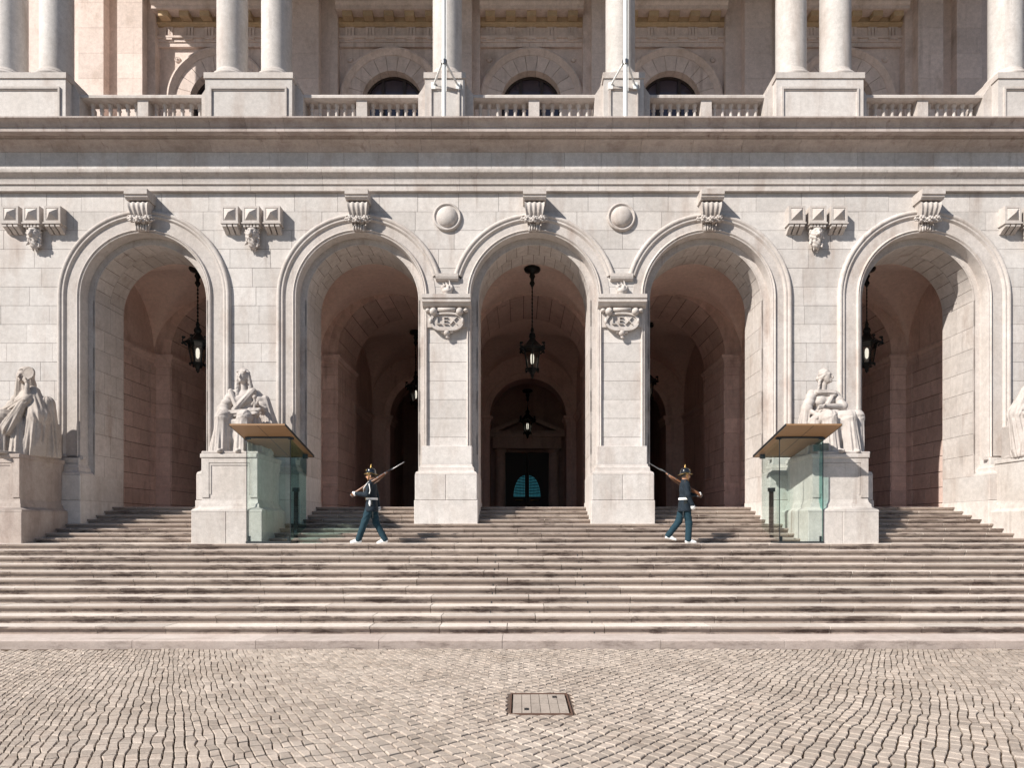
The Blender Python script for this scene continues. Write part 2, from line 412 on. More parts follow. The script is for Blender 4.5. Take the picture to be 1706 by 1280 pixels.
def cobble_geo(mx, my, q, origin):
    h = rng.uniform(-.004, .004); tx = rng.uniform(-.03, .03); ty = rng.uniform(-.03, .03)
    vs = []
    g = rng.uniform(.12, .175); g2 = g + rng.uniform(.07, .13)
    for (s_, z_) in ((1 - g * .85, -.04), (1 - g, h - .006), (1 - g2, h)):
        for p in q:
            dx = (p[0] - mx) * s_; dy = (p[1] - my) * s_
            vs.append((mx + dx - origin[0], my + dy - origin[1], z_ + (dx * tx + dy * ty if z_ > -.025 else 0)))
    fs = [(8, 9, 10, 11)]
    for a in (0, 4):
        for k in range(4): fs.append((a + k, a + (k + 1) % 4, a + 4 + (k + 1) % 4, a + 4 + k))
    return vs, fs
def in_view(c): return c[1] > 5.45 and abs((c[0] + .4) / c[1]) < .80
vis = sorted([c for c in cob if in_view(c)], key=lambda c: c[1] ** 2 + (c[0] + .4) ** 2 * .3)
near = set(id(c) for c in vis[:300])
fld = MB(); tint = []
for c in cob:
    mx, my, q = c
    if id(c) in near:
        vs, fs = cobble_geo(mx, my, q, (mx, my)); mb = MB().add(vs, fs)
        link('cobble', mb.mesh('cobble', 'cobble'), square, (mx, my, 0))
    else:
        vs, fs = cobble_geo(mx, my, q, (0, 0)); fld.add(vs, fs); tint += [rng.random()] * len(fs)
me = fld.mesh('cobble_field', 'cobble_field')
at = me.attributes.new('tint', 'FLOAT', 'FACE'); at.data.foreach_set('value', tint)
cf = link('cobble_field', me, square); cf['kind'] = 'stuff'

# manhole cover
mh = thing('manhole_cover', 'square concrete-filled manhole cover set in the cobbles', 'manhole cover', ((MAN[0] + MAN[1]) / 2, (MAN[2] + MAN[3]) / 2, 0))
hw, hd = (MAN[1] - MAN[0]) / 2 - .02, (MAN[3] - MAN[2]) / 2 - .02
fr = MB().box(-hw, hw, -hd, -hd + .014, -.05, .006).box(-hw, hw, hd - .014, hd, -.05, .006).box(-hw, -hw + .014, -hd + .014, hd - .014, -.05, .006).box(hw - .014, hw, -hd + .014, hd - .014, -.05, .006)
part('frame', fr, 'rust', mh)
part('mortar_collar', MB().box(-hw - .075, hw + .075, -hd - .075, -hd - .002, -.05, -.010).box(-hw - .075, hw + .075, hd + .002, hd + .075, -.05, -.010).box(-hw - .075, -hw - .002, -hd, hd, -.05, -.0105).box(hw + .002, hw + .075, -hd, hd, -.05, -.0105), 'joint', mh)
part('bed', MB().box(-hw + .025, hw - .025, -hd + .025, hd - .025, -.05, -.012), 'soil', mh)
for a in range(6):
    for b_ in range(2):
        x0 = -hw + .032 + a * (2 * hw - .064) / 6; x1 = x0 + (2 * hw - .064) / 6 - .006
        y0 = -hd + .032 + b_ * (2 * hd - .064) / 2; y1 = y0 + (2 * hd - .064) / 2 - .022
        piece('tile', 'lid', mh, x0, x1, y0, y1, -.04, .004 + random.uniform(-.003, .001))
for (x, y) in ((.18, .26), (-.16, -.27)):
    part('lifting_hole', MB().box(x - .025, x + .025, y - .04, y + .04, -.01, .009), 'dark_metal', mh)

# ================================================================== kerb and steps
kerb = thing('kerb', '', ''); del kerb['label']; del kerb['category']; kerb['kind'] = 'structure'
x = -16.0; k_ = 0
while x < 16:
    l = random.choice((1.5, 2.1, 2.7, 3.0)); dz = random.uniform(-.004, .004)
    mb = MB().prism_x([(11.1, -.1), (11.1, .112 + dz), (11.112, .13 + dz), (11.9, .135 + dz), (11.9, -.1)], x + .004, x + l - .004)
    part('kerb_stone', mb, 'kerb', kerb); x += l
def step_prof(yf, z, depth, rise):
    """tread with a rounded nosing over a set-back riser, front at yf, top at z"""
    return [(yf + .055, z - rise - .02), (yf + .055, z - .058), (yf + .045, z - .052), (yf + .006, z - .048), (yf, z - .036), (yf, z - .012), (yf + .008, z), (yf + depth, z), (yf + depth, z - rise - .02)]
lower = thing('lower_steps', '', ''); upper = thing('upper_steps', '', '')
for t in (lower, upper):
    del t['label']; del t['category']; t['kind'] = 'structure'
D0, T1, R1 = 11.70, .38, .14
T2, R2, L2 = .37, .1245, .95
STEPS = [(D0 + k * T1, .27 + k * R1, lower, R1) for k in range(11)]
LAND_Y, LAND_Z = STEPS[-1][0], STEPS[-1][1]
STEPS += [(LAND_Y + L2 + j * T2, LAND_Z + (j + 1) * R2, upper, R2) for j in range(8)]
FLOOR = STEPS[-1][1]
for n_, (yf, z, par, rise) in enumerate(STEPS):
    dep = (STEPS[n_ + 1][0] - yf if n_ + 1 < len(STEPS) else .5) + .06
    x = -16.5 + random.uniform(0, 1)
    while x < 16:
        l = random.uniform(1.15, 2.2); dz = random.uniform(-.003, .003); dy = random.uniform(-.004, .004)
        mb = MB().prism_x(step_prof(yf + dy, z + dz, dep, rise), x + .008, x + l - .007)
        part('step_stone', mb, 'step', par); x += l
part('step_bed', MB().prism_x([(11.85, -.1)] + [q for (yf, z, p_, r_) in STEPS for q in ((yf + .07, z - r_ - .03), (yf + .07, z - .03))] + [(19.6, STEPS[-1][1] - .03), (19.6, -.1)], -16.4, 16), 'joint', lower)
for n_ in range(1, 11):                # small drain spouts that line the steps
    yf, z = STEPS[n_ - 1][0], STEPS[n_ - 1][1]
    for xs in (-.97, .93):
        part('drain_hole', MB().box(xs, xs + .022, yf + .05, yf + .07, z - .137, z - .10), 'dark_metal', lower)

# ================================================================== the palace
YW = 18.0; ZS = 8.43; RR = 1.57
ARC = [-10.74, -4.80, 0.0, 4.80, 10.74]
pal = thing('palace', 'pale limestone palace front with arcade, balustrade and columned loggia', 'building')
def sub(name, lab=None):
    return name
# ---- wall of coursed stone
def env(cx, z, ia, side):
    """half-width of arch ia kept clear of wall stones at height z"""
    outer = (ia in (0, 4)) or (ia == 1 and side < 0) or (ia == 3 and side > 0)
    if z < ZS: return (2.29 if ia in (0, 4) else 2.20) if outer else 1.81
    rr = (2.29 if ia in (0, 4) else 2.20) if (outer or z > 9.0) else 1.88
    d = rr * rr - (z - ZS) ** 2
    if not outer and z < 9.0: return max(0, math.sqrt(max(d, 0)))
    return math.sqrt(d) if d > 0 else 0
def wall_rows(z0, z1, x0, x1, gap):
    zs = [z0 + (z1 - z0) * k / 5 for k in range(6)]; lo = []; hi = []
    for z in zs:
        a, b_ = x0 + gap, x1 - gap
        for ia, cx in enumerate(ARC):
            m_ = (x0 + x1) / 2
            if m_ < cx: b_ = min(b_, cx - env(cx, z, ia, -1))
            else: a = max(a, cx + env(cx, z, ia, 1))
        lo.append(a); hi.append(max(a, b_))
    return zs, lo, hi
def wall_block(mb, z0, z1, x0, x1, gap, yf, yb):
    zs, lo, hi = wall_rows(z0 + gap, z1 - gap, x0, x1, gap)
    if max(h - l for h, l in zip(hi, lo)) < .04: return False
    # drop empty slices at the top or the bottom
    ks = [k for k in range(6) if hi[k] - lo[k] > .004]
    k0, k1 = max(0, ks[0] - 0), min(5, ks[-1] + 0)
    if k1 <= k0: return False
    rows = list(range(k0, k1 + 1)); n = len(rows); vs = []
    for k in rows: vs += [(lo[k], yf, zs[k]), (hi[k], yf, zs[k]), (hi[k], yb, zs[k]), (lo[k], yb, zs[k])]
    fs = [(0, 3, 2, 1), (4 * n - 4, 4 * n - 3, 4 * n - 2, 4 * n - 1)]
    for i in range(n - 1):
        a = 4 * i
        fs += [(a, a + 1, a + 5, a + 4), (a + 1, a + 2, a + 6, a + 5), (a + 3, a, a + 4, a + 7)]
    mb.add(vs, fs); return True
fw = MB(); courses = []
z = 4.04
while z < 11.30: courses.append((z, min(z + .519, 11.31))); z += .519
facade = None; blocks = []
for ci, (z0, z1) in enumerate(courses):
    br = [-17.5]; x = -17.5 + (.55 if ci % 2 else 0)
    rb = random.Random(100 + ci)
    while x < 17.5: x += rb.uniform(.95, 1.35); br.append(min(x, 17.5))
    for cx in ARC: br.append(cx)
    for px_ in (-2.4, 2.4):
        if z1 < 8.6: br = [b_ for b_ in br if abs(b_ - px_) > .6] 
    br = sorted(br); br2 = [br[0]]
    for b_ in br[1:]:
        if b_ - br2[-1] > .33 or b_ in ARC:
            if b_ in ARC and b_ - br2[-1] <= .33 and br2[-1] not in ARC: br2[-1] = b_
            else: br2.append(b_)
    for a, b_ in zip(br2[:-1], br2[1:]):
        wall_block(fw, z0, z1, a, b_, 0, YW + .03, YW + .2)
        mb = MB()
        if wall_block(mb, z0, z1, a, b_, .0045, YW + random.uniform(-.005, .003), YW + .05): blocks.append(mb)
facade = part('facade_wall', fw, 'joint', pal)
for mb in blocks: part('ashlar_block', mb, 'wall', facade)

# ---- arches
PIN = [(1.865, YW + .06), (1.865, YW - .02), (1.852, YW - .055), (1.83, YW - .07), (1.808, YW - .055), (1.797, YW - .03), (1.782, YW - .045), (1.762, YW - .04), (1.75, YW - .01), (1.745, YW + .28), (RR - .012, YW + .28)]
POUT = [(2.295, YW + .05), (2.295, YW - .045), (2.27, YW - .085), (2.235, YW - .10), (2.195, YW - .09), (2.17, YW - .06), (2.15, YW - .07), (2.12, YW - .065), (2.095, YW - .035), (2.075, YW - .012), (1.86, YW - .012), (1.86, YW + .05)]
PSTRIP = [(2.075, YW + .06), (2.075, YW - .012), (1.86, YW - .012)]
ZB = 3.98
vous_w = None
for ia, cx in enumerate(ARC):
    L_ = ia in (0, 1, 4); R_ = ia in (0, 3, 4)
    ar = part('inner_arch_moulding', MB().arch(PIN, cx, ZS, 3.60, 3.60, 48), 'trim', pal, 'auto')
    a0 = math.asin(.60 / 2.235)
    part('outer_arch_moulding', MB().arch([(r_ + (.09 if ia in (0, 4) and r_ > 1.9 else 0), y_) for r_, y_ in POUT], cx, ZS, ZB + .06 if L_ else None, ZB + .06 if R_ else None, 48, PI if L_ else PI - a0, 0 if R_ else a0, True), 'trim', pal, 'auto')
    if not L_: part('archivolt', MB().arch(PSTRIP, cx, ZS, None, None, 8, PI, PI - a0), 'trim', pal)
    if not R_: part('archivolt', MB().arch(PSTRIP, cx, ZS, None, None, 8, a0, 0), 'trim', pal)
    for s_, on in ((-1, L_), (1, R_)):
        if on: part('moulding_foot', MB().box(cx + s_ * (2.185 + .09 * (ia in (0, 4))) - .14, cx + s_ * (2.185 + .09 * (ia in (0, 4))) + .14, YW - .10, YW + .04, ZB - .06, ZB + .07).box(cx + s_ * 1.84 - .19, cx + s_ * 1.84 + .19, YW - .085, YW + .04, ZB - .05, ZB + .03), 'trim', pal)
    rev = part('arch_reveal', MB().arch([(RR + .02, YW + .27), (RR + .02, 19.6)], cx, ZS, 1.8, 1.8, 40), 'joint', pal)
    NV = 15
    for k in range(-1, NV):
        for (ya, yb) in ((YW + .275, 18.96), (18.97, 19.62)):
            off = 0 if ya < 18.9 else .5
            f0 = max(0, PI * (k + off) / NV) + .004; f1 = min(PI, PI * (k + 1 + off) / NV) - .004
            if f1 - f0 < .02: continue
            vs = []; ms = 3
            for q in range(ms + 1):
                f = f0 + (f1 - f0) * q / ms
                for r_ in (RR, RR + .05):
                    for y_ in (ya, yb): vs.append((cx + r_ * math.cos(f), y_, ZS + r_ * math.sin(f)))
            fs = [(0, 1, 3, 2), (4 * ms, 4 * ms + 2, 4 * ms + 3, 4 * ms + 1)]
            for q in range(ms):
                a = 4 * q; fs += [(a, a + 4, a + 5, a + 1), (a, a + 2, a + 6, a + 4), (a + 1, a + 5, a + 7, a + 3)]
            part('voussoir', MB().add(vs, fs), 'trim', rev)
    for s_ in (-1, 1):
        z = 3.502; ci = 0
        while z < ZS - .1:
            h = min(.60, ZS - z); h = ZS - z if ZS - z - h < .15 else h
            sp = (18.98,) if ci % 2 else (18.72, 19.25)
            ys = [YW + .275, *sp, 19.62] if ci % 2 == 0 else [YW + .275, 18.98, 19.62]
            for y0, y1 in zip(ys[:-1], ys[1:]):
                xa = cx + s_ * RR; xb = cx + s_ * (RR + .05)
                piece('jamb_block', 'trim', rev, min(xa, xb), max(xa, xb), y0 + .005, y1 - .005, z + .005, z + h - .005)
            z += h; ci += 1

# ---- bases of the piers
def pier_base(xa, xb, name='pier_base'):
    mid = (xa + xb) / 2
    core = part(name, MB().box(xa + .03, xb - .03, 17.75, 19.605, 1.5, 3.49).box(xa + .2, xb - .2, 17.9, 19.60, 3.492, 4.0), 'joint', pal)
    f = 17.66
    # plinth course, two stones above one course
    n = max(1, round((xb - xa) / 1.5))
    for k in range(n):
        a = xa - .02 + (xb - xa + .04) * k / n; b_ = xa - .02 + (xb - xa + .04) * (k + 1) / n
        part('plinth_block', MB().cbox(a + .003, b_ - .003, f, 19.61, 1.55, 2.80, .012), 'wall', core)
    n2 = max(2, n * 2) if n == 1 else n + 1
    for k in range(n2):
        a = xa + (xb - xa) * k / n2; b_ = xa + (xb - xa) * (k + 1) / n2
        part('plinth_block', MB().cbox(a + .002, b_ - .002, f + .015, 19.61, 2.806, 3.50, .014), 'wall', core)
    prof = [(0.0, 3.5), (0, 3.53), (-.02, 3.57), (-.075, 3.60), (-.09, 3.64), (-.09, 3.70), (-.13, 3.74), (-.14, 3.80)]
    pts = [(xa + .01, 19.61), (xa + .01, f + .02), (xb - .01, f + .02), (xb - .01, 19.61)]
    part('base_moulding', MB().path([(p[0], p[1]) for p in reversed(pts)][::-1], [(o_, z_) for o_, z_ in prof]), 'trim', core, 'auto')
    part('die_block', MB().cbox(xa + .16, xb - .16, 17.86, 18.2, 3.79, 4.30 if xb - xa < 2 else 3.98, .01), 'wall', core)
pier_base(-2.4 - .845, -2.4 + .845); pier_base(2.4 - .845, 2.4 + .845)
for s_ in (-1, 1):
    a, b_ = sorted((s_ * (4.80 + RR + .0), s_ * (10.74 - RR)))
    pier_base(a, b_)
    a, b_ = sorted((s_ * (10.74 + RR), s_ * 17.2)); pier_base(a, b_)

# ---- capitals with the LEX cartouche
def text_mesh(txt, size, ext):
    cu = bpy.data.curves.new('lettering', 'FONT'); cu.body = txt; cu.size = size; cu.extrude = ext; cu.align_x = 'CENTER'; cu.align_y = 'CENTER'; cu.space_character = 1.2; cu.offset = -.004
    o = bpy.data.objects.new('tmp', cu); C.objects.link(o); dg = bpy.context.evaluated_depsgraph_get(); dg.update()
    me = bpy.data.meshes.new_from_object(o.evaluated_get(dg)); bpy.data.objects.remove(o); bpy.data.curves.remove(cu)
    me.materials.clear(); me.materials.append(M['trim']); return me
def flame(p):
    d = [rc(p, (0, 0, 0), (0, 0, .06), .10, .13)]
    for a, h, lean in ((0, .40, .03), (1.2, .30, -.05), (2.4, .33, .06), (3.6, .28, -.07), (4.9, .31, .05), (5.8, .25, .09)):
        c, s_ = math.cos(a) * .085, math.sin(a) * .06
        d.append(rc(p, (c, s_, .08), (c + lean * .6, s_, .18), .055, .045)); d.append(rc(p, (c + lean * .6, s_, .18), (c - lean, s_, h), .045, .008))
    return sun_(d, .02)
for xc in (-2.4, 2.4):
    cap = part('capital', MB().box(xc - .61, xc + .61, YW - .05, YW + .06, 7.58, 8.16), 'trim', pal)
    part('abacus', MB().prism_x([(YW - .05, 8.10), (YW - .16, 8.14), (YW - .20, 8.20), (YW - .25, 8.22), (YW - .25, 8.30), (YW - .28, 8.32), (YW - .28, 8.42), (YW + .05, 8.44), (YW + .05, 8.10)], xc - .66, xc + .66), 'trim', cap)
    out = []
    for k in range(40):
        a = 2 * PI * k / 40; cx_, sx_ = math.cos(a), math.sin(a)
        out.append((xc + .46 * math.copysign(abs(cx_) ** .75, cx_), 7.72 + (.24 if sx_ > 0 else .27) * math.copysign(abs(sx_) ** .8, sx_)))
    inn = [(xc + (x - xc) * .86, 7.72 + (z - 7.72) * .78) for x, z in out]
    mb = MB(); n = 40
    mb.add([(x, YW - .04, z) for x, z in out] + [(x, YW - .17, z) for x, z in out] + [(x, YW - .17, z) for x, z in inn] + [(x, YW - .12, z) for x, z in inn],
           [tuple((i % n) + o_ for i, o_ in ((k, a), (k + 1, a), (k + 1, a + n), (k, a + n))) for a in (0, n, 2 * n) for k in range(n)] + [tuple(range(3 * n, 4 * n))])
    part('cartouche', mb, 'trim', cap)
    for s_ in (-1, 1):
        part('volute', MB().ball((xc + s_ * .36, YW - .17, 7.97), (.105, .12, .105), 12, 8).ball((xc + s_ * .52, YW - .1, 8.02), (.07, .09, .06)).ball((xc + s_ * .44, YW - .13, 7.72), (.045, .08, .09)), 'trim', cap, True)
    part('roll', MB().tube([(xc - .24, YW - .15, 8.03), (xc + .24, YW - .15, 8.03)], .055, 10), 'trim', cap, True)
    part('drop', MB().ball((xc, YW - .11, 7.40), (.09, .09, .085)).ball((xc - .12, YW - .09, 7.45), .06).ball((xc + .12, YW - .09, 7.45), .06).ball((xc + .02, YW - .09, 7.30), .055), 'trim', cap, True)
    tm = text_mesh('LEX', .30, .035); to = link('lettering', tm, cap, (xc, YW - .135, 7.72), (R(90), 0, 0)); to.scale = (1.05, 1, 1)
    sdf_part('carved_flame', flame, (-.25, -.2, -.15), (.25, .2, .48), .014, 'trim', pal, (xc, YW - .07, 8.48))
    # little bracket where the outer mouldings meet
    part('moulding_bracket', MB().prism_x([(YW + .04, 8.86), (YW - .05, 8.86), (YW - .10, 8.90), (YW - .12, 8.96), (YW - .12, 9.04), (YW + .04, 9.06)], xc - .31, xc + .31), 'trim', pal)
    # roundel
    rd = MB(); rd.lathe([(.39, 0), (.39, .05), (.37, .075), (.345, .08), (.33, .065), (.32, .05), (.30, .045), (.285, .05)], 40, caps=False)
    me = rd.mesh('roundel', 'trim', True); ro = link('roundel', me, pal, (xc, YW - .003, 10.62), (R(90), 0, 0))
    dm = MB().lathe([(.29 * math.cos(t * PI / 2 / 9), .03 + .15 * math.sin(t * PI / 2 / 9)) for t in range(10)], 40, caps=False)
    link('boss', dm.mesh('boss', 'trim', True), ro)

# ---- keystone consoles
def console():
    prof = [(.02, 0.0), (.14, -.02), (.20, .03), (.22, .10), (.19, .17), (.17, .22), (.20, .27), (.27, .33), (.33, .40), (.40, .50), (.45, .60), (.48, .70), (.48, .80), (.45, .86), (.38, .90), (.02, .92)]
    mb = MB(); nx = 33; n = len(prof)
    for i in range(nx):
        u = -1 + 2 * i / (nx - 1)
        for j, (p_, z_) in enumerate(prof):
            tz = z_ / .92; wd = .19 + .13 * min(1, tz * 1.25)
            rid = .035 * (.5 - .5 * math.cos(u * PI * 4)) if 0 < j < n - 1 and abs(u) < .99 else 0
            mb.v.append((u * wd, -(p_ - (rid if p_ > .1 else 0)), z_))
    for i in range(nx - 1):
        for j in range(n - 1): mb.f.append((i * n + j, (i + 1) * n + j, (i + 1) * n + j + 1, i * n + j + 1))
    mb.f.append(tuple(range(n))); mb.f.append(tuple((nx - 1) * n + j for j in range(n - 1, -1, -1)))
    return mb
con = console().mesh('console', 'trim', 'auto')
ab = MB().prism_x([(0, .0), (-.50, .0), (-.52, .03), (-.55, .05), (-.56, .10), (-.60, .12), (-.60, .27), (0, .27)], -.37, .37).mesh('abacus', 'trim')
fl = MB(); rf = random.Random(5)
for k in range(7):
    x_ = -.36 + .12 * k; zc = .36 - .10 * math.sin(PI * k / 6) + .02 * (k % 2); yc = -.24 - .14 * math.sin(PI * k / 6) - .04 * (k % 2); sz = 1.25 if k % 2 else 1.0
    fl.ball((x_, yc - .05 * sz, zc), (.035 * sz, .03, .035 * sz), 8, 5)
    for q in range(6):
        a = q * PI / 3 + k; fl.ball((x_ + .058 * sz * math.cos(a), yc - .01 * (q % 2), zc + .058 * sz * math.sin(a)), (.042 * sz, .035, .042 * sz), 7, 5)
for k in range(14):
    a = rf.uniform(-.38, .38); fl.ball((a, -.24 - rf.uniform(0, .08), .36 + rf.uniform(-.17, .10)), (.07, .05, .03), 7, 4)
for k in range(5): fl.ball((-.16 + .08 * k, -.235, .10 - .03 * abs(k - 2)), (.035, .05, .13), 7, 6)
flm = fl.mesh('flowers', 'trim', True)
for cx in ARC:
    ks = link('keystone', con, pal, (cx, YW, 10.22)); ks.scale = (.84, .76, .78); link('flowers', flm, ks); link('abacus', ab, ks, (0, 0, .92), None, (1, 1, 1.22))

# ---- corbels with three pyramids and a mask
def mask(p):
    d = [el(p, (0, -.12, -.20), (.17, .15, .22)), el(p, (0, -.10, -.42), (.12, .11, .18)), rc(p, (0, -.26, -.14), (0, -.30, -.25), .03, .045)]
    for k in range(9):
        a = k * .7; s_ = -1 if k % 2 else 1; zz = -.03 - .055 * k
        d.append(rc(p, (s_ * .15, -.12, zz), (s_ * (.17 + .03 * math.sin(a * 3)), -.16, zz - .09), .05, .015))
        d.append(rc(p, (s_ * .06, -.22 + .012 * k, -.30 - .03 * k), (s_ * .05, -.19 + .015 * k, -.42 - .03 * k), .035, .012))
    dd = sun_(d, .025)
    for s_ in (-1, 1): dd = np.maximum(dd, -(el(p, (s_ * .07, -.265, -.14), (.04, .04, .028))))
    dd = np.maximum(dd, -(el(p, (0, -.26, -.31), (.05, .06, .018))))
    return dd + .006 * np.sin(p[:, 2] * 70 + p[:, 0] * 40)
V_, F_ = sdf_mesh(mask, (-.3, -.4, -.68), (.3, .05, .1), .013)
mm = bpy.data.meshes.new('carved_mask'); mm.from_pydata(V_.tolist(), [], F_.tolist()); mm.materials.append(M['trim']); mm.shade_smooth()
pyr = MB(); h_ = .225
pyr.add([(-h_, 0, -h_), (h_, 0, -h_), (h_, 0, h_), (-h_, 0, h_), (-h_, -.25, -h_), (h_, -.25, -h_), (h_, -.25, h_), (-h_, -.25, h_),
         (-.17, -.25, -.17), (.17, -.25, -.17), (.17, -.25, .17), (-.17, -.25, .17), (-.165, -.235, -.165), (.165, -.235, -.165), (.165, -.235, .165), (-.165, -.235, .165), (0, -.36, 0)],
        [(0, 1, 5, 4), (1, 2, 6, 5), (2, 3, 7, 6), (3, 0, 4, 7), (4, 5, 9, 8), (5, 6, 10, 9), (6, 7, 11, 10), (7, 4, 8, 11),
         (8, 9, 13, 12), (9, 10, 14, 13), (10, 11, 15, 14), (11, 8, 12, 15), (12, 13, 16), (13, 14, 16), (14, 15, 16), (15, 12, 16)])
pym = pyr.mesh('pyramid_block', 'trim')
gut = MB().prism_x([(0, 0), (-.24, 0), (-.25, -.03), (-.24, -.07), (-.20, -.09), (-.12, -.13), (-.05, -.19), (0, -.20)], -.055, .055).mesh('scroll_bracket', 'trim', 'auto')
for xc in (-13.7, -7.72, 7.72, 13.6):
    cb = thing('corbel_group', '', ''); del cb['label']; del cb['category']; cb.parent = pal; cb.location = (xc, YW - .002, 10.60)
    for k in (-1, 0, 1):
        link('pyramid_block', pym, cb, (k * .575, 0, 0))
        link('fillet', MB().box(-.245, .245, -.27, 0, -.262, -.226).mesh('fillet', 'trim'), cb, (k * .575, 0, 0))
        if k:
            for q in (-1, 0, 1): link('scroll_bracket', gut, cb, (k * .575 + q * .15, 0, -.262))
        else:
            for q in range(5): link('gutta', MB().box(-.03, .03, -.24, 0, -.08, 0).mesh('gutta', 'trim'), cb, (-.18 + .09 * q, 0, -.263))
    link('carved_mask', mm, cb, (0, 0, -.30))

# ---- entablature: pieces end to end
P_ARCH = [(.05, 11.31), (-.10, 11.31), (-.10, 11.475), (-.135, 11.48), (-.135, 11.64), (-.15, 11.66), (-.18, 11.70), (-.24, 11.75), (-.25, 11.80), (-.25, 11.83), (.05, 11.83)]
P_FRZ = [(.05, 11.832), (-.17, 11.832), (-.17, 12.33), (.05, 12.33)]
P_BED = [(.05, 12.332), (-.19, 12.332), (-.21, 12.36), (-.24, 12.42), (-.30, 12.47), (-.38, 12.50), (-.42, 12.53), (-.42, 12.57), (.05, 12.57)]
P_COR = [(.05, 12.572), (-.45, 12.572), (-.46, 12.60), (-.50, 12.605), (-.66, 12.60), (-.68, 12.59), (-.68, 12.71), (-.70, 12.715), (-.71, 12.74), (-.73, 12.79), (-.78, 12.835), (-.83, 12.85), (-.84, 12.86), (-.84, 12.895), (.05, 12.92), (.6, 12.92), (.6, 12.572)]
ent = part('entablature', MB().box(-17.4, 17.4, YW + .055, YW + 1.5, 11.3, 12.56), 'joint', pal)
for nm, pr, ln, mat in (('architrave_stone', P_ARCH, 1.9, 'trim'), ('frieze_stone', P_FRZ, 1.0, 'wall'), ('bed_moulding', P_BED, 1.45, 'cornice'), ('cornice_stone', P_COR, .98, 'cornice')):
    x = -17.5
    while x < 17.4:
        l = ln * random.uniform(.9, 1.1); l = 17.45 - x if 17.45 - x - l < .4 else l
        part(nm, MB().prism_x([(YW + y_, z_) for y_, z_ in pr], x + .003, x + l - .003), mat, ent, 'auto' if nm != 'frieze_stone' else False); x += l

# ---- balcony: pedestals, columns, balustrade
CZ = 12.90
deck = part('loggia_floor', MB().box(-17.4, 17.4, 18.58, 24.0, 12.3, CZ), 'trim', pal)
def col_ped(xa, xb, cols):
    pd = part('column_pedestal', MB().box(xa, xb, 18.0, 19.2, CZ, 14.46), 'wall', pal)
    part('cap', MB().box(xa - .03, xb + .03, 17.97, 19.23, 14.46, 14.62), 'trim', pd)
    # sunk panel framed by a raised border
    a, b_, z0, z1 = xa + .14, xb - .14, 12.8, 14.22
    part('panel_moulding', MB().prism_y([(a, z1 - .06), (b_, z1 - .06), (b_, z1), (a, z1)], 17.955, 18.01).prism_y([(a, z0), (a + .05, z0), (a + .05, z1 - .06), (a, z1 - .06)], 17.957, 18.01).prism_y([(b_ - .05, z0), (b_, z0), (b_, z1 - .06), (b_ - .05, z1 - .06)], 17.957, 18.01)
         .prism_y([(a + .05, z1 - .09), (b_ - .05, z1 - .09), (b_ - .05, z1 - .062), (a + .05, z1 - .062)], 17.975, 18.01), 'trim', pd)
    # flank blocks that die into the rail
    for s_, xe in ((-1, xa), (1, xb)):
        part('pedestal_flank', MB().add([(xe, 18.25, CZ), (xe + s_ * .22, 18.25, CZ), (xe + s_ * .22, 18.25, 14.18), (xe + s_ * .10, 18.25, 14.36), (xe, 18.25, 14.56),
                                    (xe, 19.0, CZ), (xe + s_ * .22, 19.0, CZ), (xe + s_ * .22, 19.0, 14.18), (xe + s_ * .10, 19.0, 14.36), (xe, 19.0, 14.56)],
                                   [(0, 1, 2, 3, 4), (9, 8, 7, 6, 5), (1, 6, 7, 2), (2, 7, 8, 3), (3, 8, 9, 4)]), 'trim', pd)
    for xc in cols:
        c = link('column', COLM, pal, (xc, 18.58, 14.62)); link('column_base', COLB, c)
COLM = MB().lathe([(.415, .30), (.415, 2.2), (.41, 3.5), (.385, 5.98)], 40).mesh('column', 'wall', 'auto')
COLB = MB().lathe([(.53, .0), (.53, .03), (.535, .035), (.555, .07), (.555, .11), (.535, .145), (.50, .16), (.485, .18), (.475, .20), (.475, .215), (.45, .23), (.43, .27), (.415, .31)], 40).mesh('column_base', 'trim', 'auto')
PEDS = [(-15.6, -12.93, (-14.9, -13.58)), (-9.08, -6.68, (-8.58, -7.32)), (-3.02, -1.92, (-2.46,)), (1.92, 3.02, (2.46,)), (6.68, 9.08, (7.32, 8.58)), (12.80, 15.5, (13.42, 14.75))]
for a, b_, cs in PEDS: col_ped(a, b_, cs)
BAL = MB().lathe([(.075, 0), (.075, .06), (.055, .08), (.05, .10), (.075, .18), (.088, .28), (.08, .38), (.055, .52), (.045, .68), (.045, .78), (.06, .80), (.06, .83), (.045, .85), (.05, .90), (.075, .94), (.075, 1.0)], 12).mesh('baluster', 'trim', 'auto')
for (a, b_) in ((-12.93, -9.08), (-6.68, -3.02), (-1.92, 1.92), (3.02, 6.68), (9.08, 12.80)):
    a += .02; b_ -= .02
    bl = part('balustrade', MB().prism_x([(18.32, CZ), (18.32, 13.08), (18.36, 13.12), (18.74, 13.12), (18.78, 13.08), (18.78, CZ)], a, b_), 'trim', pal)
    part('rail', MB().prism_x([(18.36, 14.10), (18.34, 14.12), (18.30, 14.13), (18.30, 14.20), (18.33, 14.235), (18.77, 14.235), (18.80, 14.20), (18.80, 14.13), (18.74, 14.10)], a, b_), 'trim', bl)
    m_ = (a + b_) / 2
    part('die_block', MB().box(m_ - .15, m_ + .15, 18.36, 18.74, 13.12, 14.10), 'trim', bl)
    for s_ in (-1, 1):
        n = int(((b_ - a) / 2 - .15) / .237)
        for k in range(n):
            link('baluster', BAL, bl, (m_ + s_ * (.15 + .13 + k * ((b_ - a) / 2 - .17) / n), 18.55, 13.115), None, (1, 1, .985))

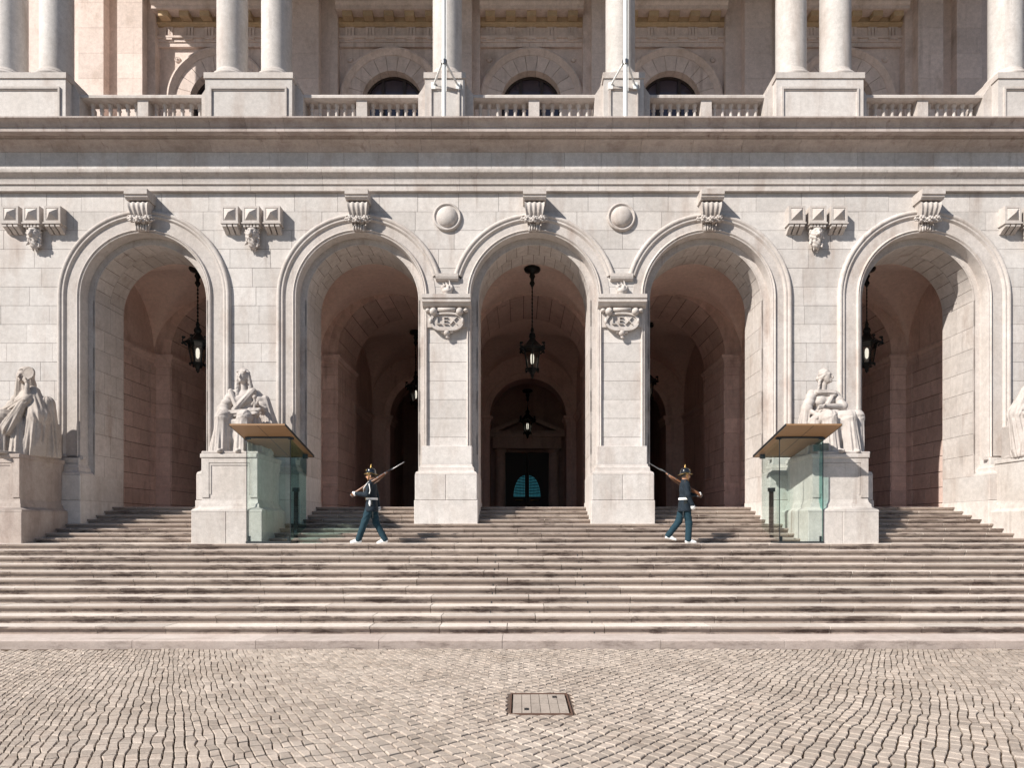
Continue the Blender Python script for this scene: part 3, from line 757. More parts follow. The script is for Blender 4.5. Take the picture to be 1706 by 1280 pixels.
# ---- loggia wall
YL = 22.5; ZL = 16.8
lw = MB()
def loggia_env(z): 
    return 1.5 if z < ZL else math.sqrt(max(0, 1.5 ** 2 - (z - ZL) ** 2))
z = CZ; LB = []
zz = [CZ + .5 * k for k in range(12)]
for ci, z0 in enumerate(zz):
    z1 = min(z0 + .5, 18.6)
    if z1 <= z0: continue
    br = sorted([-17.4, 17.4] + ARC + [a + o_ for a in ARC for o_ in (-2.0, 2.0)] + [-7.77, 7.77])
    for a, b_ in zip(br[:-1], br[1:]):
        zs = [z0 + (z1 - z0) * k / 4 for k in range(5)]; lo = []; hi = []
        for z in zs:
            l, h = a, b_
            for cx in ARC:
                if (a + b_) / 2 < cx: h = min(h, cx - loggia_env(z))
                else: l = max(l, cx + loggia_env(z))
            lo.append(l); hi.append(max(l, h))
        if max(h - l for h, l in zip(hi, lo)) < .02: continue
        for k in range(4):
            lw.add([(lo[k], YL, zs[k]), (hi[k], YL, zs[k]), (hi[k + 1], YL, zs[k + 1]), (lo[k + 1], YL, zs[k + 1])], [(0, 1, 2, 3)])
lw.box(-17.4, 17.4, YL, YL + .5, 18.6, 23)
log = part('loggia_wall', lw, 'loggia', pal)
for ia, cx in enumerate(ARC):
    part('window_arch_moulding', MB().arch([(1.80, YL + .02), (1.80, YL - .10), (1.76, YL - .16), (1.70, YL - .17), (1.66, YL - .12), (1.62, YL - .10), (1.59, YL - .06), (1.555, YL - .05), (1.555, YL + .02)], cx, ZL, CZ, CZ, 40), 'loggia', log, 'auto')
    NV = 11
    for k in range(NV):
        f0 = PI * k / NV + .005; f1 = PI * (k + 1) / NV - .005; vs = []
        for q in range(4):
            f = f0 + (f1 - f0) * q / 3
            for r_ in (1.03, 1.56):
                for y_ in (YL - .03, YL + .45): vs.append((cx + r_ * math.cos(f), y_, ZL + r_ * math.sin(f)))
        fs = [(0, 1, 3, 2), (12, 14, 15, 13)]
        for q in range(3):
            a = 4 * q; fs += [(a, a + 4, a + 5, a + 1), (a, a + 2, a + 6, a + 4), (a + 1, a + 5, a + 7, a + 3), (a + 2, a + 3, a + 7, a + 6)]
        part('window_voussoir', MB().add(vs, fs), 'loggia', log)
    for s_ in (-1, 1):
        for k in range(6):
            xa, xb = sorted((cx + s_ * 1.03, cx + s_ * 1.56)); piece('window_jamb_block', 'loggia', log, xa, xb, YL - .03, YL + .45, CZ + .65 * k + .003, CZ + .65 * k + .647)
    wd = part('window', MB().arch([(1.04, YL + .28), (.95, YL + .28), (.95, YL + .36)], cx, ZL, CZ, CZ, 32), 'frame_wood', log)
    for o_ in (-.37, .37): part('mullion', MB().box(cx + o_ - .055, cx + o_ + .055, YL + .27, YL + .35, CZ, ZL + .88), 'frame_wood', wd)
    part('transom', MB().box(cx - .97, cx + .97, YL + .275, YL + .345, 15.2, 15.35), 'frame_wood', wd)
    gp = [(cx + 1.03, CZ), *[(cx + 1.03 * math.cos(PI * k / 24), ZL + 1.03 * math.sin(PI * k / 24)) for k in range(25)], (cx - 1.03, CZ)]
    part('pane', MB().add([(x, YL + .33, z) for x, z in gp], [tuple(range(len(gp)))[::-1]]), 'win_glass', wd)
    for s_ in (-1, 1):
        link('rosette', MB().lathe([(.10, 0), (.10, .03), (.08, .05), (.06, .03), (.05, .03), (.03, .06), (.0, .065)], 14, caps=False).mesh('rosette', 'loggia', True), log, (cx + s_ * 1.45, YL - .002, 18.22), (R(90), 0, 0))
# piers of the loggia
for (xc, hb, pil) in ((-2.41, .66, ((0, .40),)), (2.41, .66, ((0, .40),)), (-7.6, 1.0, ((0, .45),)), (7.6, 1.0, ((0, .45),)), (-14.1, 1.3, ((-.68, .42), (.62, .42))), (14.0, 1.3, ((-.62, .42), (.68, .42)))):
    pr = part('loggia_pier', MB().box(xc - hb, xc + hb, YL - .30, YL + .1, CZ, 22.6), 'loggia', pal)
    for o_, h in pil:
        for k in range(11):
            piece('pilaster_block', 'loggia', pr, xc + o_ - h, xc + o_ + h, YL - .62, YL - .29, CZ + .85 * k + .003, CZ + .85 * k + .847)
# entablature of the loggia between the piers
spans = [(-12.8, -8.6), (-6.6, -3.07), (-1.75, 1.75), (3.07, 6.6), (8.6, 12.7)]
for (a, b_) in spans:
    e_ = part('loggia_architrave', MB().box(a, b_, YL - .10, YL + .02, 18.60, 18.74).box(a, b_, YL - .13, YL + .02, 18.742, 18.86), 'loggia', pal)
    part('taenia', MB().box(a, b_, YL - .18, YL + .02, 18.862, 18.93), 'loggia', e_)
    part('frieze_band', MB().box(a, b_, YL - .09, YL + .02, 18.93, 19.27), 'loggia', e_)
    part('bed_moulding', MB().prism_x([(YL, 19.27), (YL - .14, 19.27), (YL - .17, 19.30), (YL - .20, 19.32), (YL - .22, 19.36), (YL, 19.36)], a, b_), 'ochre', e_)
    part('soffit_band', MB().box(a, b_, YL - .18, YL + .02, 19.36, 19.55), 'ochre', e_)
    part('corona', MB().prism_x([(YL, 19.55), (YL - .56, 19.55), (YL - .56, 19.66), (YL - .59, 19.68), (YL - .63, 19.74), (YL - .63, 19.78), (YL, 19.78)], a, b_), 'loggia', e_)
    m_ = (a + b_) / 2; n = int((b_ - a) / .70 + .3)
    for k in range(n):
        x = m_ + (k - (n - 1) / 2) * .70
        part('triglyph', MB().box(x - .15, x - .07, YL - .13, YL - .08, 18.93, 19.235).box(x - .04, x + .04, YL - .13, YL - .08, 18.93, 19.235).box(x + .07, x + .15, YL - .13, YL - .08, 18.93, 19.235).box(x - .16, x + .16, YL - .12, YL - .08, 19.235, 19.27), 'loggia', e_)
        piece('regula', 'loggia', e_, x - .15, x + .15, YL - .17, YL - .08, 18.80, 18.862)
        piece('modillion', 'ochre', e_, x - .16, x + .16, YL - .48, YL - .17, 19.375, 19.548)
# roof and outer beam of the portico, above the picture
part('portico_beam', MB().box(-15.6, 15.6, 17.95, 19.25, 20.6, 23.2), 'trim', pal)
part('portico_roof', MB().box(-16.2, 16.2, 17.2, 23.2, 23.2, 24.0), 'trim', pal)
part('portico_ceiling', MB().box(-15.6, 15.6, 19.25, 22.5, 22.65, 23.2), 'loggia', pal)
part('upper_wall', MB().box(-30, 30, 23.05, 40, 12.93, 26), 'loggia', pal)
part('wing_wall', MB().box(-40, -17.45, 18.4, 40, -.5, 12.6), 'wall', pal); part('wing_wall', MB().box(17.45, 40, 18.4, 40, -.5, 12.6), 'wall', pal)

# ---- the vestibule behind the arcade
def vault(mb, x0, x1, y0, y1, zs, hx, n=26):
    xc, yc = (x0 + x1) / 2, (y0 + y1) / 2; a, b_ = (x1 - x0) / 2, (y1 - y0) / 2
    o = len(mb.v)
    ts = [math.sin(-PI / 2 + PI * k / n) for k in range(n + 1)]
    for u in ts:
        for v in ts:
            z = zs + hx * max(math.sqrt(max(0, 1 - u * u)), math.sqrt(max(0, 1 - v * v)))
            mb.v.append((xc + a * u, yc + b_ * v, z))
    for i in range(n):
        for j in range(n): mb.f.append((o + i * (n + 1) + j, o + i * (n + 1) + j + 1, o + (i + 1) * (n + 1) + j + 1, o + (i + 1) * (n + 1) + j))
    return mb
def arch_face(mb, cx, zs, r, hl, hr, y, ztop, zbot):
    """wall in the plane y with an arched opening"""
    n = 24; o = len(mb.v)
    pts = [(cx - r, zbot)] + [(cx + r * math.cos(PI - PI * k / n), zs + r * math.sin(PI * k / n)) for k in range(n + 1)] + [(cx + r, zbot)]
    outp = [(cx - hl, zbot)] + [(cx - hl + (hl + hr) * k / n, ztop) for k in range(n + 1)] + [(cx + hr, zbot)]
    for p, q in zip(pts, outp): mb.v += [(p[0], y, p[1]), (q[0], y, q[1])]
    for k in range(len(pts) - 1): mb.f.append((o + 2 * k, o + 2 * k + 1, o + 2 * k + 3, o + 2 * k + 2))
    return mb
R2I, R3, ZI = 2.13, 1.85, 8.25
Y1, Y2, Y3, Y4, Y5 = 19.6, 23.3, 25.9, 31.5, 36.0
part('vestibule_floor', MB().box(-17.3, 17.3, 19.45, 40, 2.2, FLOOR - .004), 'plaster', pal)
part('vestibule_roof', MB().box(-17.3, 17.3, 19.5, 40, 10.9, 12.29), 'plaster', pal)
part('hall_end_wall', MB().box(-17.3, 17.3, 39.6, 40.2, 2, 11), 'dark_stone', pal)
for ia, cx in enumerate(ARC):
    HL = (2.72, 2.72, 2.33, 2.33, 2.72)[ia]; HR = (2.72, 2.33, 2.33, 2.72, 2.72)[ia]
    bay = part('vestibule_bay', arch_face(MB(), cx, ZI, R2I, HL + .03, HR + .03, Y2, 10.95, 2.2), 'inner', pal)
    for (zz_, rr_, yy_) in ((ZS, RR, Y1 + .02), (ZI, R2I, Y3), (7.45, R3, Y4)):
        part('cross_wall', arch_face(MB(), cx, zz_, rr_, HL + .03, HR + .03, yy_, 10.95, 2.2), 'inner', bay)
    part('vault', vault(MB(), cx - HL, cx + HR, Y1, Y2, ZI, 2.17), 'plaster', bay, True)
    part('vault', vault(MB(), cx - HL, cx + HR, Y3, Y4, ZI, 2.17), 'plaster', bay, True)
    part('side_wall', MB().box(cx - HL - .05, cx - HL, Y1, Y2, 2.2, 10.95), 'inner', bay); part('side_wall', MB().box(cx + HR, cx + HR + .05, Y1, Y2, 2.2, 10.95), 'inner', bay)
    part('side_wall', MB().box(cx - HL - .05, cx - HL, Y3, 39.7, 2.2, 10.95), 'inner', bay); part('side_wall', MB().box(cx + HR, cx + HR + .05, Y3, 39.7, 2.2, 10.95), 'inner', bay)
    part('arch_soffit', MB().arch([(R2I + .015, Y2), (R2I + .015, Y3)], cx, ZI, 2.2, 2.2, 36), 'joint', bay)
    part('arch_soffit', MB().arch([(R3, Y4), (R3, Y4 + 1.2)], cx, 7.45, 2.2, 2.2, 36), 'dark_stone', bay)
    for k in range(13):
        for (ya, yb) in ((Y2 - .02, Y2 + 1.2), (Y2 + 1.21, Y3 + .02)):
            f0 = PI * k / 13 + .006; f1 = PI * (k + 1) / 13 - .006; vs = []
            for q in range(4):
                f = f0 + (f1 - f0) * q / 3
                for r_ in (R2I - .01, R2I + .30):
                    for y_ in (ya, yb): vs.append((cx + r_ * math.cos(f), y_, ZI + r_ * math.sin(f)))
            fs = [(0, 1, 3, 2), (12, 14, 15, 13)]
            for q in range(3):
                a = 4 * q; fs += [(a, a + 4, a + 5, a + 1), (a, a + 2, a + 6, a + 4), (a + 1, a + 5, a + 7, a + 3)]
            part('inner_voussoir', MB().add(vs, fs), 'inner', bay)
    part('arch_rim', MB().arch([(R3, Y4 + .02), (R3, Y4 - .05), (R3 + .22, Y4 - .05), (R3 + .25, Y4 - .08), (R3 + .30, Y4 - .08), (R3 + .30, Y4 + .02)], cx, 7.45, 2.2, 2.2, 30), 'inner', bay)
    imp = [(0, 7.81), (.035, 7.81), (.035, 7.93), (.06, 7.97), (.06, 8.05), (.11, 8.11), (.15, 8.14), (.15, 8.23), (0, 8.25)]
    dad = [(0, 3.50), (.03, 3.50), (.05, 3.56), (.05, 3.62), (.02, 3.68), (0, 3.70)]
    for s_ in (-1, 1):
        HW = HL if s_ < 0 else HR
        pts = [(cx + s_ * HW, Y1), (cx + s_ * HW, Y2), (cx + s_ * R2I, Y2), (cx + s_ * R2I, Y3)]
        if s_ > 0: pts = pts[::-1]
        part('impost_moulding', MB().path(pts, imp), 'inner', bay)
        part('dado_moulding', MB().path(pts, dad), 'inner', bay)
        pts = [(cx + s_ * HW, Y3), (cx + s_ * HW, Y4), (cx + s_ * R3, Y4), (cx + s_ * R3, Y4 + 1.2)]
        if s_ > 0: pts = pts[::-1]
        part('impost_moulding', MB().path(pts, [(o_, z_ - .75) for o_, z_ in imp]), 'inner', bay)
        if (s_ < 0 and cx <= 0) or (s_ > 0 and cx >= 0):
            wl = part('coursed_wall', MB().box(cx + s_ * (HW - .012) - .006, cx + s_ * (HW - .012) + .006, Y1, Y2, 2.3, 7.85), 'joint', bay)
            wl2 = part('coursed_jamb', MB().box(cx + s_ * (R2I - .006) - .004, cx + s_ * (R2I - .006) + .004, Y2, Y3, 2.3, 7.85), 'joint', bay)
            z = FLOOR - .3; ci = 0; rw = random.Random(ia * 3 + s_)
            while z < 7.75:
                h = min(.515, 7.81 - z)
                c1 = Y1 + rw.uniform(.75, 1.0) if ci % 2 else Y1 + rw.uniform(1.2, 1.5)
                ys = [Y1 + .02, c1, c1 + .95, c1 + 1.8 if ci % 2 else None, Y2 - .36, Y2]
                ys = [y for y in ys if y]
                for y0, y1 in zip(ys[:-1], ys[1:]):
                    d_ = .05 + rw.uniform(-.006, .004) + (.035 if y1 == Y2 else 0)
                    xa, xb = sorted((cx + s_ * (HW - .01), cx + s_ * (HW - d_))); piece('wall_block', 'inner', wl, xa, xb, y0 + .011, y1 - .011, z + .011, z + h - .011)
                for y0, y1 in ((Y2 - .012, Y2 + .42), (Y2 + .42, Y2 + (1.5 if ci % 2 else 1.2)), (Y2 + (1.5 if ci % 2 else 1.2), Y3 - .3), (Y3 - .3, Y3 + .01)):
                    xa, xb = sorted((cx + s_ * (R2I - .005), cx + s_ * (R2I - .04 + rw.uniform(-.005, .004)))); piece('jamb_block', 'inner', wl2, xa, xb, y0 + .010, y1 - .010, z + .010, z + h - .010)
                xs_ = sorted((cx + s_ * (R2I + .01), cx + s_ * (HW - .06)))
                piece('pier_block', 'inner', wl2, xs_[0], xs_[1], Y2 - .03 + rw.uniform(-.004, .004), Y2 + .02, z + .011, z + h - .011)
                z += h; ci += 1
# portal of the hall
pt = part('portal', MB().box(-4, -1.55, Y5, Y5 + .4, 2.2, 10.9).box(1.55, 4, Y5, Y5 + .4, 2.2, 10.9).box(-1.55, 1.55, Y5, Y5 + .4, 6.25, 10.9), 'dark_stone', pal)
for s_ in (-1, 1):
    part('portal_column', MB().lathe([(.36, 0), (.36, .15), (.30, .2), (.29, .3), (.27, 3.4), (.26, 3.5), (.34, 3.6), (.36, 3.7)], 20, (s_ * 1.45, Y5 - .35, FLOOR)), 'inner', pt, 'auto')
part('portal_lintel', MB().box(-1.85, 1.85, Y5 - .7, Y5, 6.40, 7.0).box(-2.05, 2.05, Y5 - .85, Y5, 7.0, 7.18), 'inner', pt)
part('pediment', MB().prism_y([(-2.1, 7.185), (2.1, 7.185), (2.1, 7.32), (.55, 7.98), (.45, 7.80), (1.6, 7.33), (-1.6, 7.33), (-.45, 7.80), (-.55, 7.98), (-2.1, 7.32)], Y5 - .9, Y5 - .1), 'inner', pt)
dr = part('door', MB().box(-1.5, -.02, Y5 + .2, Y5 + .3, FLOOR, 6.3).box(.02, 1.5, Y5 + .2, Y5 + .3, FLOOR, 6.3), 'door_wood', pt)
for s_ in (-1, 1):
    n = 10; cxp = s_ * .12
    def fan(r0, r1):
        return [(cxp + s_ * r1 * math.cos(PI / 2 * k / n) * .62, 3.82 + r1 * 1.18 * math.sin(PI / 2 * k / n)) for k in range(n + 1)]
    pp = [(cxp, 3.82)] + fan(0, 1.0)
    if s_ < 0: pp = pp[::-1]
    part('fan_light', MB().prism_y(pp, Y5 + .17, Y5 + .195), 'teal', dr)
    g = MB()
    for k in range(1, 8):
        z_ = 3.82 + k * .155; w_ = .62 * math.sqrt(max(0, 1 - (k * .155 / 1.18) ** 2))
        g.tube([(cxp, Y5 + .16, z_), (cxp + s_ * w_ * .98, Y5 + .16, z_ + .05)], .02, 5)
        x_ = k * .08
        if x_ < .6: g.tube([(cxp + s_ * x_, Y5 + .158, 3.82), (cxp + s_ * x_ * .9, Y5 + .158, 3.82 + 1.18 * math.sqrt(1 - (x_ / .62) ** 2))], .012, 5)
    part('lattice', g, 'iron', dr)
    part('push_bar', MB().tube([(cxp + s_ * .08, Y5 + .12, 3.62), (cxp + s_ * .55, Y5 + .12, 3.62)], .025, 8), 'gold', dr)

# ================================================================== statue pedestals
M['pedestal_old'] = stone('weathered_pedestal', (.42, .36, .325), (.33, .275, .245), stain=(.16, .105, .085), stain_amt=.6, streak=(2.6, 2.6, .6), var=.08, drip=.9, thr=(.45, .75))
def pedestal(xc, label, mt='pedestal'):
    t = thing('statue_pedestal', label, 'pedestal', (xc, 16.02, LAND_Z))
    z = 0.0; H = 3.89 - LAND_Z
    part('plinth', MB().cbox(-.87, -.02, 0, 1.75, -.02, .78, .012).cbox(-.016, .87, 0, 1.75, -.02, .78, .012), mt, t)
    prof = [(0, .78), (0, .81), (.02, .84), (.10, .88), (.12, .91), (.12, .96), (.165, 1.02), (.174, 1.08), (.20, 1.10)]
    part('base_moulding', MB().path([(.87, 1.75), (.87, 0.0), (-.87, 0.0), (-.87, 1.75)][::-1], [(-o_, z_) for o_, z_ in prof]), mt, t, 'auto')
    d = part('dado', MB().box(-.69, .69, .18, 1.74, .78, H - .10), mt, t)
    for a, b_, z0, z1 in ((-.46, .46, 1.94, 1.985), (-.50, -.46, 1.22, 1.985), (.46, .50, 1.22, 1.985)):
        part('panel_line', MB().box(a, b_, .165, .19, z0, z1), mt, d)
    part('border', MB().box(-.692, -.51, .155, .2, 1.14, H - .1).box(.51, .692, .155, .2, 1.14, H - .1).box(-.51, .51, .157, .2, 2.0, H - .1), mt, d)
    part('cap_slab', MB().cbox(-.72, .72, .13, 1.74, H - .10, H, .015), mt, t)
    return t
PX = [-13.5, -7.6, 7.55, 13.22]
pedestal(PX[0], 'weathered stone pedestal under the statue holding a mirror', 'pedestal_old')
pedestal(PX[1], 'panelled stone pedestal under the statue with the upright sword')
pedestal(PX[2], 'panelled stone pedestal under the statue with folded arms')
pedestal(PX[3], 'clean stone pedestal under the heavily draped statue')

# ================================================================== statues (front = -y, origin on the pedestal top)
def pleat(t): return np.abs(np.sin(t)) - .55             # round folds with sharp valleys
def cloth(p, a, b, r1, r2, n, amp, ph=0.0, tw=1.0, ring=0.0, grow=.7):
    """tapered tube of cloth: n long folds round it (twisting by tw) and ring folds across it"""
    A = v3(*a); ba = v3(*b) - A; L2_ = ba @ ba; h = np.clip(((p - A) @ ba) / L2_, 0, 1)
    q = p - A - h[:, None] * ba; u = ba / math.sqrt(L2_)
    e1 = np.cross(u, v3(.31, .17, .93) if abs(u[2]) < .9 else v3(0, 1, 0)); e1 = e1 / np.linalg.norm(e1); e2 = np.cross(u, e1)
    f = np.arctan2(q @ e2, q @ e1)
    d = np.linalg.norm(q, axis=1) - (r1 + (r2 - r1) * h)
    if n: d = d - amp * (1 - grow + grow * h) * (pleat(n * f / 2 + ph + tw * h) + .3 * np.sin(n * 1.7 * f + ph * 3))
    if ring: d = d - amp * pleat(ring * h + .9 * np.sin(f + ph) + ph)
    return d
def seated(p, kx=0.0, spread=.24, hair='long', turn=0.0):
    """robed seated body without arms; kx shifts the knees sideways"""
    legs = []
    for s_ in (-1, 1):
        k = (s_ * spread + kx, -.37, .90)
        legs.append(cloth(p, (s_ * .17, .24, .86), k, .235, .185, 5, .018, s_, 1.5, 5.0))
        legs.append(cloth(p, k, (s_ * spread * 1.05 + kx, -.45, .10), .165, .215, 9, .040, .6 * s_, 1.2))
        legs.append(cloth(p, (s_ * .42 + kx * .5, -.12, .86), (s_ * .50 + kx * .5, -.18, .05), .13, .20, 8, .045, 1.3 * s_, .8))
    d = sun_(legs, .045)
    # web of cloth hung between the knees
    web = rbox(p, (kx, -.36, .44), (spread * 1.0, .07, .42), .06)
    web = web - .035 * pleat(9 * (p[:, 2] + 2.6 * (p[:, 0] - kx) ** 2) + 1.0)
    d = smin(d, web, .05)
    d = smin(d, rbox(p, (0, .34, .42), (.60, .40, .42), .03), .02)
    d = smin(d, rbox(p, (kx * .4, -.08, .035), (.68, .62, .035), .02), .02)
    tor = [el(p, (0, .24, 1.06), (.30, .235, .26)), el(p, (0, .21, 1.34), (.275, .19, .28)), rc(p, (-.24, .22, 1.54), (.24, .22, 1.54), .125, .125)]
    for s_ in (-1, 1): tor.append(el(p, (s_ * .12, .07, 1.37), (.115, .09, .11)))
    t = sun_(tor, .06)
    t = t - .022 * pleat(15 * (p[:, 2] - .55 * np.abs(p[:, 0]) + .05 * np.sin(9 * p[:, 0]))) * np.clip((1.52 - p[:, 2]) * 5, 0, 1)
    t = np.minimum(t, np.maximum(el(p, (0, .22, 1.12), (.325, .255, .05)), -1))      # girdle
    d = smin(d, t, .035)
    hx, hy = .05 * turn, .13
    d = smin(d, rc(p, (0, .21, 1.56), (hx * .6, .16, 1.86), .095, .078), .035)
    ct, sn = math.cos(.75 * turn), math.sin(.75 * turn)
    def fp(x, y, z): return (hx + x * ct - y * sn, hy + x * sn + y * ct, z)     # face frame, -y ahead
    head = [el(p, (hx, hy, 1.975), (.118, .142, .165)), el(p, fp(0, -.045, 1.89), (.082, .09, .10)), rc(p, fp(0, -.142, 2.005), fp(0, -.172, 1.93), .014, .025),
            rc(p, fp(-.07, -.122, 2.025), fp(.07, -.122, 2.025), .016, .016), el(p, fp(0, -.128, 1.845), (.035, .03, .03)), rc(p, fp(-.025, -.142, 1.888), fp(.025, -.142, 1.888), .014, .014)]
    hd = sun_(head, .02)
    for s_ in (-1, 1): hd = np.maximum(hd, -el(p, fp(.047 * s_, -.150, 1.988), (.025, .024, .016)))
    hd = np.maximum(hd, -el(p, fp(0, -.165, 1.872), (.035, .02, .006)))
    if hair == 'long':
        hr = [el(p, (hx, hy + .05, 2.03), (.148, .150, .155)), rc(p, fp(-.10, -.09, 2.08), fp(.10, -.09, 2.08), .035, .035)]
        for s_ in (-1, 1):
            hr += [cloth(p, fp(s_ * .135, 0, 2.05), (s_ * .165, hy + .02, 1.70), .05, .062, 6, .012, s_), cloth(p, (s_ * .165, hy + .02, 1.72), (s_ * .15, hy - .06, 1.50), .058, .03, 6, .012, s_)]
        h = sun_(hr, .02) - .010 * pleat(34 * p[:, 2] + 20 * np.abs(p[:, 0]))
    elif hair == 'short':
        hr = [el(p, fp(-.0, .045, 2.035), (.142, .155, .15)), el(p, fp(0, .15, 1.94), (.095, .075, .085)), rc(p, fp(-.115, -.02, 2.02), fp(-.12, .05, 1.93), .04, .04), rc(p, fp(.115, -.02, 2.02), fp(.12, .05, 1.93), .04, .04),
              cloth(p, fp(-.10, .10, 1.93), (-.17, .10, 1.60), .045, .022, 5, .010)]
        h = sun_(hr, .025) - .011 * pleat(40 * p[:, 2] - 22 * p[:, 0])
    else:      # veil
        hr = [el(p, (hx, hy + .05, 2.02), (.178, .185, .20)), cloth(p, fp(-.145, .02, 2.0), (-.25, .16, 1.52), .07, .12, 6, .02, .4), cloth(p, fp(.145, .02, 2.0), (.25, .16, 1.52), .07, .12, 6, .02, 1.4), el(p, (hx * .5, .26, 1.72), (.22, .14, .28))]
        h = sun_(hr, .05)
        h = np.maximum(h, -el(p, fp(0, -.16, 1.96), (.112, .20, .175)))
    return smin(smin(d, h, .015), hd, .008)
def hand(p, c, dx, dz, s=1.0):
    """a palm with four fingers and a thumb lying along (dx, -y, dz)"""
    c = v3(*c); d = [el(p, c, (.065 * s, .05 * s, .055 * s))]
    for k in range(4):
        o_ = (-.045 + .03 * k) * s
        a = (c[0] + o_ * (1 - abs(dx)) + dx * .05, c[1] - .03, c[2] + o_ * abs(dx) + dz * .05); b_ = (a[0] + dx * .08 * s, a[1] - .02, a[2] + dz * .08 * s - .01)
        d.append(rc(p, a, b_, .02 * s, .016 * s))
    d.append(rc(p, (c[0] + .04 * s, c[1] - .03, c[2] + .03 * s), (c[0] + .06 * s, c[1] - .07, c[2] + .06 * s), .02 * s, .016 * s))
    return sun_(d, .010)
def feet(p, kx):
    return sun_([el(p, (-.20 + kx, -.66, .075), (.075, .15, .06)), el(p, (.22 + kx, -.62, .075), (.075, .15, .06))], .02)
def st_sword(p):
    d = smin(seated(p, -.06, .26, 'long', -.25), feet(p, -.06), .02)
    sl = [cloth(p, (-.30, .2, 1.53), (-.50, .10, 1.14), .135, .15, 0, .022, .3, 0, 9), cloth(p, (-.50, .10, 1.14), (-.36, -.16, 1.02), .14, .12, 0, .022, 1.0, 0, 6), rc(p, (-.40, -.08, 1.05), (-.33, -.24, 1.02), .062, .048),
          cloth(p, (.30, .2, 1.53), (.52, .12, 1.16), .135, .14, 0, .022, .8, 0, 9), rc(p, (.52, .10, 1.15), (.46, -.22, 1.20), .075, .05)]
    d = smin(d, sun_(sl, .02), .02)
    # mantle: over the shoulder, across the lap and down the side
    mt = [cloth(p, (.26, .06, 1.60), (-.16, -.03, 1.13), .085, .075, 6, .022, .2, 2), cloth(p, (-.30, .05, 1.60), (-.10, -.02, 1.16), .06, .06, 5, .018, .9, 1), cloth(p, (-.42, -.18, .98), (.44, -.28, 1.02), .10, .095, 7, .030, .1, 3, grow=0),
          cloth(p, (.52, .18, 1.42), (.66, .16, .80), .11, .17, 8, .035, .5, 1), cloth(p, (.66, .16, .82), (.62, .05, .10), .16, .20, 9, .04, .2, 1)]
    d = smin(d, sun_(mt, .02), .015)
    d = np.minimum(d, hand(p, (-.31, -.28, 1.01), .7, -.3, 1.1))
    sw = [rbox(p, (.42, -.30, .86), (.055, .02, .26), .01), rc(p, (.32, -.29, 1.11), (.52, -.29, 1.11), .034, .034), rc(p, (.42, -.29, 1.11), (.42, -.28, 1.36), .030, .030), el(p, (.42, -.28, 1.40), (.055, .05, .055)), el(p, (.30, -.29, 1.10), (.05, .045, .05)), el(p, (.54, -.29, 1.10), (.05, .045, .05))]
    d = np.minimum(d, sun_(sw, .012))
    return np.minimum(d, hand(p, (.45, -.26, 1.24), -.6, .1, 1.1))
def st_folded(p):
    d = smin(seated(p, .10, .25, 'short', 1.0), feet(p, .16), .02)
    # one knee swung out to the side
    d = smin(d, cloth(p, (.20, .2, .90), (.68, -.18, .95), .22, .18, 5, .02, .2, 1.5, 4), .03)
    d = smin(d, cloth(p, (.68, -.18, .93), (.56, -.30, .08), .17, .20, 9, .045, .4, 1.5), .03)
    d = smin(d, cloth(p, (.58, -.05, .9), (.50, -.2, .1), .12, .2, 8, .04, .9, 1), .03)
    sl = [cloth(p, (-.29, .2, 1.54), (-.48, .10, 1.16), .13, .13, 0, .020, .3, 0, 8), cloth(p, (-.48, .12, 1.20), (-.56, .08, .78), .12, .13, 7, .035, .3, 1), rc(p, (-.47, .08, 1.14), (-.30, -.16, .98), .07, .05),
          cloth(p, (.30, .2, 1.54), (.42, .0, 1.24), .13, .12, 0, .020, .9, 0, 7)]
    d = smin(d, sun_(sl, .02), .02)
    d = smin(d, sun_([rc(p, (.42, -.01, 1.23), (-.18, -.20, 1.19), .085, .055), rc(p, (-.30, -.16, .98), (-.40, -.24, .90), .05, .04)], .02), .012)
    d = np.minimum(d, hand(p, (-.26, -.22, 1.17), -.8, -.1, 1.1))
    mt = [cloth(p, (-.20, -.10, 1.02), (.55, -.22, .98), .085, .10, 7, .030, .4, 3, grow=0), cloth(p, (-.20, .06, 1.58), (.22, .04, 1.54), .07, .07, 5, .02, 0, 2, grow=0), cloth(p, (.22, .05, 1.56), (.02, -.02, 1.28), .055, .05, 5, .018, .3, 1)]
    return smin(d, sun_(mt, .02), .015)
